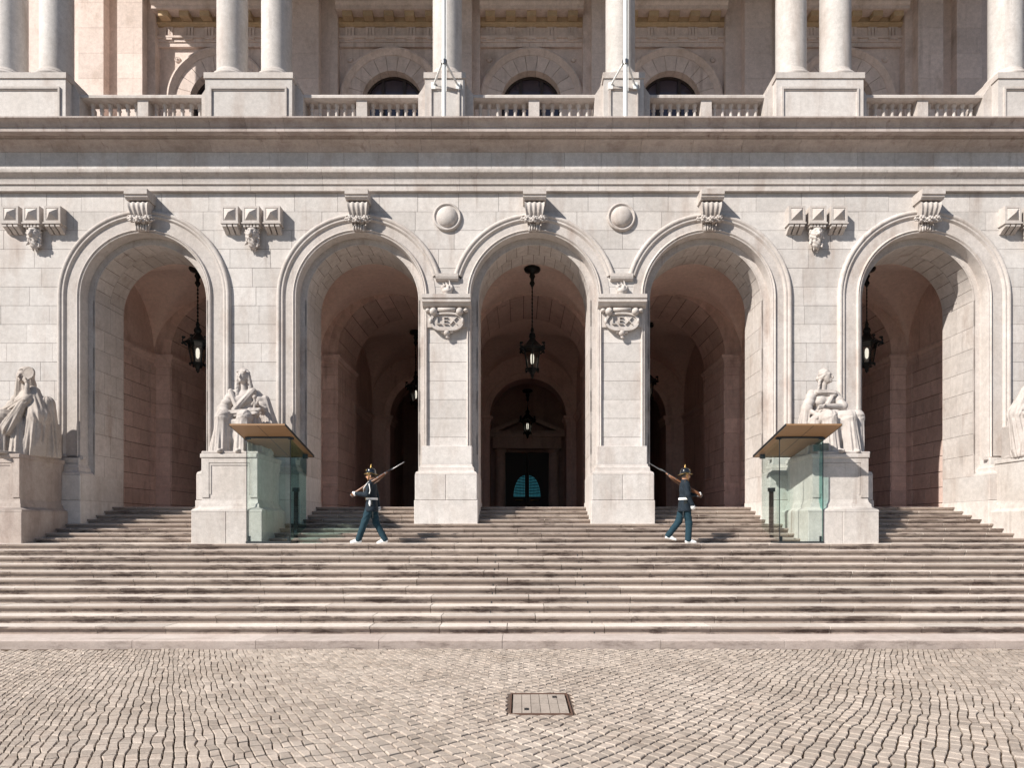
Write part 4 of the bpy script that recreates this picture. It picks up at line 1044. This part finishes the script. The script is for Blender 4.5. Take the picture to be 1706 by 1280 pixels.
def st_mirror(p):
    d = smin(seated(p, -.16, .25, 'veil', .5), feet(p, -.24), .02)
    sl = [cloth(p, (-.30, .2, 1.53), (-.52, .04, 1.18), .13, .13, 0, .02, .2, 0, 8), cloth(p, (-.52, .04, 1.18), (-.46, -.24, 1.06), .11, .08, 0, .018, .5, 0, 6), rc(p, (-.47, -.2, 1.07), (-.42, -.36, 1.03), .05, .042),
          cloth(p, (.30, .2, 1.53), (.50, -.02, 1.34), .13, .12, 0, .02, .7, 0, 7), rc(p, (.49, -.04, 1.36), (.395, .03, 1.76), .072, .048)]
    d = smin(d, sun_(sl, .02), .02)
    ck = [cloth(p, (.34, .20, 1.56), (.64, .16, .95), .15, .24, 8, .035, .4, 2), cloth(p, (.60, .16, .97), (.50, .12, .06), .24, .27, 11, .055, .2, 1.2), cloth(p, (.55, .4, 1.3), (.50, .50, .1), .18, .22, 9, .05, .2, 1), cloth(p, (.50, -.06, 1.30), (-.38, -.24, 1.02), .10, .10, 7, .03, .6, 3, grow=0), cloth(p, (.46, -.12, 1.20), (.30, -.36, .62), .11, .15, 7, .04, .3, 1.5)]
    d = smin(d, sun_(ck, .03), .02)
    d = np.minimum(d, hand(p, (.395, .02, 1.79), -.5, .6, 1.1)); d = np.minimum(d, hand(p, (-.41, -.39, 1.03), .3, -.3, 1.1))
    q = p - v3(.40, .06, 2.0); nn = v3(.5, -.866, 0); e = v3(.866, .5, 0)
    u = q @ e; v = q @ nn; r_ = np.sqrt(u ** 2 + q[:, 2] ** 2)
    disc = np.maximum(r_ - .15, np.abs(v) - .03); disc = np.maximum(disc, -np.maximum(r_ - .122, .022 - v))
    return np.minimum(d, smin(disc, rc(p, (.40, .06, 1.86), (.39, .02, 1.68), .024, .024), .015))
def st_shroud(p):
    d = smin(seated(p, .06, .25, 'veil', .3), feet(p, .06), .02)
    ck = [cloth(p, (-.30, .18, 1.64), (-.58, .10, 1.05), .14, .20, 8, .035, .2, 2), cloth(p, (-.58, .10, 1.06), (-.48, -.02, .08), .19, .25, 10, .055, .6, 1), cloth(p, (.30, .18, 1.62), (.56, .10, 1.05), .14, .2, 8, .035, .7, 2), cloth(p, (.56, .10, 1.06), (.48, 0, .08), .19, .25, 10, .055, .1, 1), cloth(p, (-.46, -.14, 1.02), (.44, -.24, 1.0), .10, .10, 7, .03, .3, 3, grow=0)]
    d = smin(d, sun_(ck, .03), .02)
    d = smin(d, sun_([rc(p, (-.50, -.02, 1.18), (-.2, -.24, 1.34), .085, .05), rc(p, (.5, -.02, 1.18), (.2, -.28, 1.08), .085, .05)], .02), .012)
    return np.minimum(np.minimum(d, hand(p, (-.16, -.27, 1.38), .5, .5, 1.1)), hand(p, (.15, -.32, 1.07), -.7, -.2, 1.1))
for fn, xc, lab, mat, rz, sx in ((st_mirror, PX[0], 'hooded seated statue raising a round hand mirror to its face', 'statue_old', R(-28), 1.0),
                             (st_sword, PX[1], 'long-haired robed seated statue holding an upright sword hilt', 'statue', R(2), 1.0),
                             (st_folded, PX[2], 'robed seated statue with short hair and folded arms looking aside', 'statue', R(6), 1.0),
                             (st_shroud, PX[3], 'heavily draped seated statue past the arch beside the folded-arms statue', 'statue', R(-8), 1.0)):
    def clipd(p, fn=fn): return np.maximum(np.maximum(fn(p), -p[:, 2]), np.where(p[:, 2] < .6, np.abs(p[:, 0]) - .70 - .25 * p[:, 2], -1))
    o = sdf_part('seated_statue', clipd, (-.96, -.86, -.03), (1.0, .80, 2.28), .0165, mat, None, (xc + (.10 if fn is st_mirror else -.04 if fn is st_shroud else 0), 16.90, 3.885))
    o.rotation_euler = (0, 0, rz); o.scale = (1.03, 1.0, 1.075); tag(o, lab, 'statue', 'seated statues before the arcade')

# ================================================================== glass sentry boxes
def sentry(xc, mir, label):
    t = thing('sentry_box', label, 'sentry box', (xc, 16.0, LAND_Z), (0, 0, 0), 'sentry boxes on the landing')
    w_ = .53; dp = 1.2; zf, zb = 2.58, 2.30
    part('base_frame', MB().box(-w_ - .02, w_ + .02, -.03, .03, .0, .05).box(-w_ - .02, -w_ + .02, .03, .9, .0, .045).box(w_ - .02, w_ + .02, .03, .9, .0, .045), 'dark_metal', t)
    def sheet(name, pts, th, axis, mt='glass'):
        mb = MB()
        if axis == 'y': mb.prism_y(pts, th[0], th[1])
        else: mb.prism_x(pts, th[0], th[1])
        return part(name, mb, mt, t)
    fs_ = mir          # the open side is at the back
    sheet('glass_panel', [(-w_, .05), (w_, .05), (w_, zf), (-w_, zf)], (-.006, .006), 'y')
    sheet('glass_panel', [(.012, .05), (dp, .40), (dp, zb), (.012, zf)], (-w_, -w_ + .012), 'x')
    sheet('glass_panel', [(.012, .05), (dp, .40), (dp, zb), (.012, zf)], (w_ - .012, w_), 'x', 'glass_side')
    sheet('glass_panel', [(-w_ + .015, .40), (-.12 * mir + .1, .40), (-.12 * mir + .1, zb), (-w_ + .015, zb)], (dp - .012, dp), 'y')
    for x_ in (-w_ - .003, w_ + .003):
        part('edge_seal', MB().box(x_ - .007, x_ + .007, -.012, .010, .05, zf), 'dark_metal', t)
    part('head_rail', MB().box(-w_, w_, -.02, .02, zf, zf + .035), 'dark_metal', t)
    rf_ = part('roof', MB().add([(-.65, -.70, 2.785), (.65, -.70, 2.785), (.65, 1.45, 2.28), (-.65, 1.45, 2.28), (-.65, -.70, 2.825), (.65, -.70, 2.825), (.65, 1.45, 2.32), (-.65, 1.45, 2.32)],
                    [(0, 3, 2, 1), (4, 5, 6, 7), (0, 1, 5, 4), (1, 2, 6, 5), (2, 3, 7, 6), (3, 0, 4, 7)]), 'ply', t)
    part('roof_seam', MB().add([(-.006, -.69, 2.780), (.006, -.69, 2.780), (.006, 1.44, 2.279), (-.006, 1.44, 2.279), (-.006, -.69, 2.786), (.006, -.69, 2.786), (.006, 1.44, 2.285), (-.006, 1.44, 2.285)],
                               [(0, 3, 2, 1), (4, 5, 6, 7), (0, 1, 5, 4), (1, 2, 6, 5), (2, 3, 7, 6), (3, 0, 4, 7)]), 'frame_wood', rf_)
    part('roof_edge', MB().add([(-.66, 1.45, 2.27), (.66, 1.45, 2.27), (.66, 1.47, 2.27), (-.66, 1.47, 2.27), (-.66, 1.45, 2.33), (.66, 1.45, 2.33), (.66, 1.47, 2.33), (-.66, 1.47, 2.33)],
                    [(0, 3, 2, 1), (4, 5, 6, 7), (0, 1, 5, 4), (1, 2, 6, 5), (2, 3, 7, 6), (3, 0, 4, 7)]), 'dark_metal', rf_)
    for s_ in (-1, 1):
        e = [(s_ * .65, -.70, 2.78), (s_ * .65, 1.45, 2.275), (s_ * .65, 1.45, 2.33), (s_ * .65, -.70, 2.83)]
        o2 = [(x + s_ * .014, y, z) for x, y, z in e]
        part('roof_edge', MB().add(e + o2, [(0, 1, 2, 3), (7, 6, 5, 4), (0, 4, 5, 1), (1, 5, 6, 2), (2, 6, 7, 3), (3, 7, 4, 0)]), 'dark_metal', rf_)
        for y_, z_ in ((.05, zf - .02), (dp - .08, zb - .10)):
            part('bracket', MB().box(s_ * w_ - .06, s_ * w_ + .06, y_ - .03, y_ + .05, z_, z_ + .12), 'dark_metal', t)
    for x_, y_, z_ in ((-w_ + .05, .04, .05), (w_ - .05, .04, .05), (w_ - .1, .7, .2)):
        part('clamp', MB().box(x_ - .025, x_ + .025, y_ - .03, y_ + .03, z_, z_ + .13), 'dark_metal', t)
    part('kick_post', MB().box(-.06 - .38 * (-mir), .04 - .38 * (-mir), .86, .92, .02, 1.32), 'frame_wood', t)
    part('call_box', MB().box(-.09 - .38 * (-mir), .07 - .38 * (-mir), .83, .93, 1.32, 1.42), 'dark_metal', t)
sentry(-6.56, 1, 'glass sentry box with tilted wood roof beside the sword statue pedestal')
sentry(6.50, -1, 'glass sentry box with tilted wood roof beside the folded-arms statue pedestal')

# ================================================================== lanterns
def lantern(cx, y, zc, ztop, label, s=1.0):
    t = thing('hanging_lantern', label, 'lantern', (cx, y, zc), (0, 0, R(30)), 'iron lanterns hanging in the vestibule')
    H = .62; rt, rb = .29, .18
    part('chain', MB().tube([(0, 0, 1.0 * s), (0, 0, (ztop - zc) - .2)], .018, 6), 'iron', t)
    ch = MB(); k = 1.05
    while k < ztop - zc - .3: ch.ball((0, 0, k), (.032, .02, .05), 6, 4); k += .12
    part('chain_link', ch, 'iron', t)
    part('ceiling_rose', MB().lathe([(.03, -.62), (.05, -.58), (.09, -.5), (.05, -.42), (.06, -.35), (.10, -.28), (.07, -.2), (.10, -.16), (.24, -.12), (.27, -.06), (.24, 0)], 14, (0, 0, ztop - zc)), 'iron', t, True)
    part('crown', MB().lathe([(rt + .10, .28), (rt + .12, .31), (rt + .06, .34), (.22, .46), (.13, .56), (.09, .62), (.12, .68), (.10, .76), (.05, .82), (.06, .90), (.03, .98), (.02, 1.02)], 6), 'iron', t)
    for k in range(6):
        a = k * PI / 3; c_, s_ = math.cos(a), math.sin(a)
        part('frame_bar', MB().tube([(c_ * rt, s_ * rt, .30), (c_ * rb, s_ * rb, -.34)], .018, 6), 'iron', t)
        sw = [(c_ * (rt + .02 + .13 * math.sin(q * .55)), s_ * (rt + .02 + .13 * math.sin(q * .55)), .18 + .055 * q) for q in range(6)]
        part('scroll', MB().tube(sw, [.028, .026, .03, .024, .02, .03], 6).ball((c_ * (rt + .13), s_ * (rt + .13), .43), .045, 6, 5).ball((c_ * (rt + .15), s_ * (rt + .15), .24), .04, 6, 5), 'iron', t)
        a2 = (k + 1) * PI / 3; c2, s2 = math.cos(a2), math.sin(a2); q = .93
        part('pane', MB().add([(c_ * rt * q, s_ * rt * q, .28), (c2 * rt * q, s2 * rt * q, .28), (c2 * rb * q, s2 * rb * q, -.33), (c_ * rb * q, s_ * rb * q, -.33)], [(0, 1, 2, 3)]), 'lamp_pane', t)
    part('bulb', MB().lathe([(.02, -.2), (.05, -.15), (.06, 0), (.05, .1), (.02, .14)], 10), 'bulb', t, True)
    part('base', MB().lathe([(.20, -.34), (.22, -.36), (.20, -.39), (.13, -.43), (.10, -.48), (.05, -.54), (.06, -.58), (.02, -.66)], 6), 'iron', t)
    for k in range(6):
        a = k * PI / 3; part('finial', MB().ball((math.cos(a) * .22, math.sin(a) * .22, -.40), (.035, .035, .06), 6, 5), 'iron', t)
M['lamp_pane'] = glass('lantern_glass', (.62, .60, .55), .10, .25)
lantern(0.0, 20.95, 7.52, 10.42, 'black iron lantern hanging in the central arch before the door')
lantern(-10.74, 20.95, 7.70, 10.42, 'black iron lantern hanging in the arch between the mirror and sword statues')
lantern(10.74, 20.95, 7.70, 10.42, 'black iron lantern hanging in the arch between the folded-arms and heavily draped statues')
lantern(-4.80, 27.6, 7.75, 10.4, 'iron lantern deep inside the arch behind the guard marching towards the sword statue')
lantern(4.80, 26.6, 7.75, 10.4, 'iron lantern deep inside the arch behind the guard marching towards the folded-arms statue')
lantern(0.0, 33.6, 7.35, 9.2, 'small far lantern glowing in the dark hall above the door')

# ================================================================== flagpoles
def flagpole(xc, label):
    t = thing('flagpole', label, 'flagpole', (xc, 17.55, 12.89), (0, 0, 0), 'white flagpoles before the columns')
    part('pole', MB().lathe([(.06, 0), (.06, 1.0), (.055, 2.5), (.045, 9.5), (.04, 9.6)], 12), 'white_paint', t, 'auto')
    part('foot', MB().lathe([(.11, 0), (.11, .04), (.07, .06), (.07, .12)], 12), 'white_paint', t, 'auto')
    part('collar', MB().lathe([(.062, 1.62), (.085, 1.63), (.085, 1.75), (.062, 1.76)], 12), 'steel', t, 'auto')
    for s_ in (-1, 1):
        part('stay', MB().tube([(s_ * .06, .02, 1.68), (s_ * .34, .44, 1.36)], .028, 8), 'white_paint', t)
        part('stay_plate', MB().box(s_ * .34 - .06, s_ * .34 + .06, .40, .45, 1.26, 1.44), 'white_paint', t)
    part('halyard', MB().tube([(.07, -.03, .9), (.075, -.03, 5), (.06, -.03, 9.3)], .008, 5), 'white_paint', t)
flagpole(-2.44, 'white flagpole before the column near the sword statue')
flagpole(2.44, 'white flagpole before the column near the folded-arms statue')

# ================================================================== the guards (local: facing +x, left = +y, feet at z=0)
def guard(loc, rz, left_arm, right_arm, legs, rifle_y, label, rlabel, cord):
    t = thing('guard_person', label, 'person', loc, (0, 0, rz), 'marching ceremonial guards')
    (kf, af, kr, ar_) = legs     # front knee, ankle, rear knee, ankle
    H = (0, .09, .93)
    fy, ry = -.085, .085
    if cord: fy, ry = .085, -.085
    f = [(.0, fy, .93), (kf[0], fy, kf[1]), (af[0], fy, af[1])]; r_ = [(.0, ry, .93), (kr[0], ry, kr[1]), (ar_[0], ry, ar_[1])]
    def head(p):
        d = sun_([el(p, (.025, 0, 1.645), (.098, .078, .118)), el(p, (.045, 0, 1.585), (.07, .06, .07)), rc(p, (.12, 0, 1.645), (.135, 0, 1.608), .010, .017)], .02)
        for s_ in (-1, 1):
            d = smin(d, el(p, (.005, s_ * .082, 1.625), (.028, .014, .036)), .008)
            d = np.maximum(d, -el(p, (.118, s_ * .036, 1.655), (.02, .018, .011)))
        d = np.maximum(d, -el(p, (.118, 0, 1.563), (.022, .03, .005)))
        return smin(d, rc(p, (-.005, 0, 1.42), (.01, 0, 1.58), .062, .056), .02)
    def limbs(p, g):
        return sun_([rc(p, f[0], f[1], .098 + g, .064 + g), rc(p, f[1], f[2], .062 + g, .046 + g), rc(p, r_[0], r_[1], .098 + g, .064 + g), rc(p, r_[1], r_[2], .062 + g, .046 + g), el(p, (0, 0, .95), (.125 + g, .165 + g, .13 + g))], .035)
    def arms(p, g):
        return sun_([rc(p, left_arm[0], left_arm[1], .062 + g, .048 + g), rc(p, left_arm[1], left_arm[2], .046 + g, .034 + g), rc(p, right_arm[0], right_arm[1], .062 + g, .048 + g), rc(p, right_arm[1], right_arm[2], .046 + g, .034 + g)], .03)
    def torso(p, g):
        return sun_([el(p, (.0, 0, 1.08), (.115 + g, .155 + g, .20)), el(p, (.015, 0, 1.30), (.128 + g, .180 + g, .19)), rc(p, (0, -.155, 1.425), (0, .155, 1.425), .065 + g, .065 + g), rc(p, (0, 0, 1.40), (0, 0, 1.52), .085 + g, .068 + g)], .05)
    def glove(p, arm, fwd):
        a = v3(*arm[2]); e = v3(*arm[1]); u = (a - e) / np.linalg.norm(a - e)
        ds = [rc(p, tuple(a - u * .04), tuple(a + u * .01), .040, .040), el(p, tuple(a + u * .045), (.048, .036, .048))]
        sd_ = np.cross(u, v3(0, 1, 0)); sd_ = sd_ / np.linalg.norm(sd_)
        for k in range(4):
            b_ = a + u * .08 + sd_ * (-.030 + .020 * k); m_ = b_ + u * (.030 - .004 * abs(k - 1)) + v3(0, fwd * .022, 0); c_ = m_ - u * .012 + v3(0, fwd * .030, 0)
            ds += [rc(p, tuple(b_), tuple(m_), .0125, .0115), rc(p, tuple(m_), tuple(c_), .0115, .010)]
        b_ = a + u * .03 - sd_ * .042
        ds.append(rc(p, tuple(b_), tuple(b_ + u * .05 - sd_ * .012 + v3(0, fwd * .02, 0)), .015, .012))
        return sun_(ds, .010)
    lo, hi = (-.6, -.42, -.02), (.62, .42, 1.86)
    def whole(p):
        return sun_([head(p), limbs(p, -.012), arms(p, -.010), torso(p, -.015)], .02)
    sdf_part('body', whole, (-.55, -.40, .05), (.60, .40, 1.82), .016, 'skin', t)
    def trous(p):
        d = limbs(p, .016) - .009 * (np.abs(np.sin(p[:, 2] * 14 + p[:, 0] * 22 + 2 * np.sin(p[:, 2] * 9))) - .5)
        # straight cut: a little wider at the hem
        d = smin(d, sun_([rc(p, f[1], f[2], .070, .074), rc(p, r_[1], r_[2], .070, .074)], .02), .02)
        return np.maximum(np.maximum(d, p[:, 2] - .86), .045 - p[:, 2])
    sdf_part('trousers', trous, (-.5, -.3, .0), (.52, .3, 1.04), .013, 'trouser', t)
    def jacket(p):
        sk = sun_([rc(p, (0, -.065, .80), (0, -.05, 1.05), .150, .118), rc(p, (0, .065, .80), (0, .05, 1.05), .150, .118)], .05)
        d = sun_([torso(p, .006), sk, arms(p, .014)], .025) - .006 * (np.abs(np.sin(p[:, 2] * 19 + p[:, 0] * 26 + 2 * np.sin(p[:, 1] * 17))) - .5)
        return np.maximum(d, .775 - p[:, 2])
    jk = sdf_part('jacket', jacket, (-.35, -.42, .74), (.55, .42, 1.56), .012, 'navy', t)
    part('collar', MB().lathe([(.076, 1.485), (.080, 1.49), (.078, 1.54), (.072, 1.54)], 18, caps=False), 'gold' if False else 'navy', jk, True)
    for k in range(6): part('button', MB().ball((.137 - .004 * abs(k - 2), .0, 1.13 + .06 * k), (.012, .013, .013), 6, 5), 'gold', jk)
    for s_ in (-1, 1): part('epaulette', MB().ball((0, s_ * .18, 1.487), (.05, .055, .016), 10, 6), 'gold', jk)
    bt = MB()
    n = 28; rows = []
    for z_ in (1.055, 1.105):
        for k in range(n):
            a = 2 * PI * k / n; bt.v.append((.137 * math.cos(a) * 1.02, .186 * math.sin(a) * 1.0, z_))
    for k in range(n): bt.f.append((k, (k + 1) % n, n + (k + 1) % n, n + k))
    part('belt', bt, 'white_cloth', t, True)
    part('buckle', MB().box(.132, .148, -.035, .035, 1.05, 1.11), 'gold', t)
    sd_y = .165 if cord else -.165
    part('pouch', MB().box(-.05, .02, sd_y - .02, sd_y + .02, .93, 1.04), 'black_gloss', t)
    part('sheath', MB().tube([(-.04, sd_y, 1.0), (-.07, sd_y * 1.05, .62)], [.02, .013], 8), 'black_gloss', t)
    gl = lambda arm, fw: (lambda p: glove(p, arm, fw))
    for arm, fw in ((left_arm, -1), (right_arm, 1)):
        c_ = np.array(arm[2]); sdf_part('glove', gl(arm, fw), tuple(c_ - .17), tuple(c_ + .19), .0075, 'white_cloth', t)
    for leg, pitch in ((f, 0.0), (r_, 1.0 if not cord else .5)):
        ax, ay, az = leg[2]
        def shoe(p, ax=ax, ay=ay, az=az, pitch=pitch):
            tz = az - .075 - .045 * pitch
            d = sun_([rc(p, (ax, ay, az + .01), (ax - .015, ay, az - .03), .042, .046), rc(p, (ax - .035, ay, az - .045), (ax + .17, ay, tz + .012), .043, .034), rc(p, (ax + .06, ay, az - .03), (ax + .12, ay, tz + .02), .048, .04)], .03)
            sole = (p[:, 2] - (az - .09)) + (p[:, 0] - ax) * (.045 * pitch / .2)
            return np.maximum(d, -sole)
        sh = sdf_part('shoe', shoe, (ax - .12, ay - .08, az - .15), (ax + .24, ay + .08, az + .10), .009, 'white_cloth', t)
    # helmet
    hm = part('helmet', MB().lathe([(.118, 1.70), (.122, 1.715), (.118, 1.76), (.098, 1.805), (.06, 1.832), (.0, 1.84)], 24, (.018, 0, 0), caps=False), 'black_gloss', t, True)
    br = MB(); n = 28
    for k in range(n):
        a = 2 * PI * k / n; c_, s_ = math.cos(a), math.sin(a); ex = .045 * max(0, c_) ** 1.5 + .045 * max(0, -c_) ** 1.5 + .008; dz = -.03 * max(0, c_) - .045 * max(0, -c_)
        br.v += [(.018 + .118 * c_, .118 * s_ * .97, 1.712), (.018 + (.118 + ex) * c_, (.118 + ex) * s_ * .95, 1.705 + dz)]
    for k in range(n): a, b_ = 2 * k, 2 * ((k + 1) % n); br.f.append((a, a + 1, b_ + 1, b_))
    part('brim', br, 'black_gloss', hm, True)
    rim = [(v_[0], v_[1], v_[2]) for v_ in br.v[1::2]]; rim.append(rim[0])
    part('brim_trim', MB().tube(rim, .0055, 5, False), 'gold', hm, True)
    part('badge', MB().ball((.128, 0, 1.768), (.014, .038, .036), 10, 6), 'gold', hm, True)
    part('spike', MB().lathe([(.032, 1.832), (.034, 1.842), (.018, 1.852), (.013, 1.87), (.006, 1.91), (.0, 1.93)], 12, (.018, 0, 0)), 'gold', hm, True)
    part('chin_strap', MB().tube([(.035, -.104, 1.70), (.06, -.080, 1.60), (.085, -.04, 1.535), (.09, 0, 1.525), (.085, .04, 1.535), (.06, .080, 1.60), (.035, .104, 1.70)], .009, 6), 'gold', hm, True)
    part('hair', MB().lathe([(.095, 1.60), (.104, 1.65), (.108, 1.705)], 20, (.012, 0, 0), R(95), R(265), False), 'hair', t, True)
    if cord:
        part('aiguillette', MB().tube([(.02, .245, 1.48), (.085, .25, 1.40), (.145, .22, 1.32), (.155, .14, 1.24)], .012, 6).tube([(.02, .245, 1.48), (-.01, .29, 1.38), (-.03, .305, 1.27), (-.01, .31, 1.19)], .011, 6), 'white_cloth', jk)
        part('sword_knot', MB().tube([(.0, sd_y * 1.15, 1.04), (.0, sd_y * 1.2, .95), (.0, sd_y * 1.2, .90)], [.022, .03, .012], 8), 'white_cloth', t)
    # rifle: a thing of its own, resting on the left shoulder
    rt = thing('rifle', rlabel, 'rifle', loc, (0, 0, rz), 'shouldered rifles')
    P0 = Vector((.47, rifle_y, 1.185)); P1 = Vector((-.83, rifle_y + .01, 1.965)); ax_ = (P1 - P0); Ln = ax_.length; u = ax_ / Ln; nrm = Vector((u.z, 0, -u.x))
    if nrm.z < 0: nrm = -nrm
    def at(s_, o_=0): return tuple(P0 + u * (s_ * Ln) + nrm * o_)
    part('stock', MB().tube([at(0, -.035), at(.08, -.028), at(.17, -.015), at(.24, -.004), at(.30, 0), at(.45, 0), at(.68, .0)], [.044, .040, .032, .024, .030, .026, .018], 10), 'rifle_wood', rt, True)
    part('butt_plate', MB().tube([at(-.006, -.036), at(.002, -.035)], .044, 10), 'steel', rt)
    part('barrel', MB().tube([at(.36, .022), at(.80, .022)], .012, 8), 'dark_metal', rt, True)
    part('receiver', MB().tube([at(.28, .018), at(.38, .018)], .022, 8), 'dark_metal', rt, True)
    part('trigger_guard', MB().tube([at(.24, -.025), at(.26, -.055), at(.30, -.055), at(.32, -.025)], .006, 6), 'dark_metal', rt, True)
    part('sling', MB().tube([at(.12, -.06), at(.3, -.075), at(.5, -.06), at(.62, -.025)], .007, 6), 'rifle_wood', rt, True)
    for s_ in (.50, .64): part('barrel_band', MB().tube([at(s_ - .008, .008), at(s_ + .008, .008)], .028, 10), 'steel', rt)
    part('bayonet', MB().tube([at(.74, .006), at(.80, .004), at(.98, .004), at(1.0, .004)], [.010, .014, .010, .002], 6), 'steel', rt, True)
GY = 15.78
guard((-3.98, GY, LAND_Z), PI, [(0, .20, 1.425), (.06, .235, 1.17), (.33, .17, 1.20)], [(0, -.20, 1.425), (-.06, -.25, 1.16), (-.10, -.24, .92)],
      ((.15, .52), (.30, .10), (-.09, .50), (-.30, .105)), .14,
      'guard in dark blue uniform and spiked helmet marching towards the sword statue', 'rifle with bayonet on the shoulder of the guard marching towards the sword statue', True)
guard((3.58, GY, LAND_Z), 0.0, [(0, .20, 1.425), (.06, .235, 1.17), (.33, .17, 1.20)], [(0, -.20, 1.425), (.02, -.255, 1.16), (.13, -.24, .93)],
      ((.09, .50), (.07, .095), (-.12, .53), (-.37, .20)), .14,
      'guard in dark blue uniform and spiked helmet marching towards the folded-arms statue', 'rifle with bayonet on the shoulder of the guard marching towards the folded-arms statue', False)
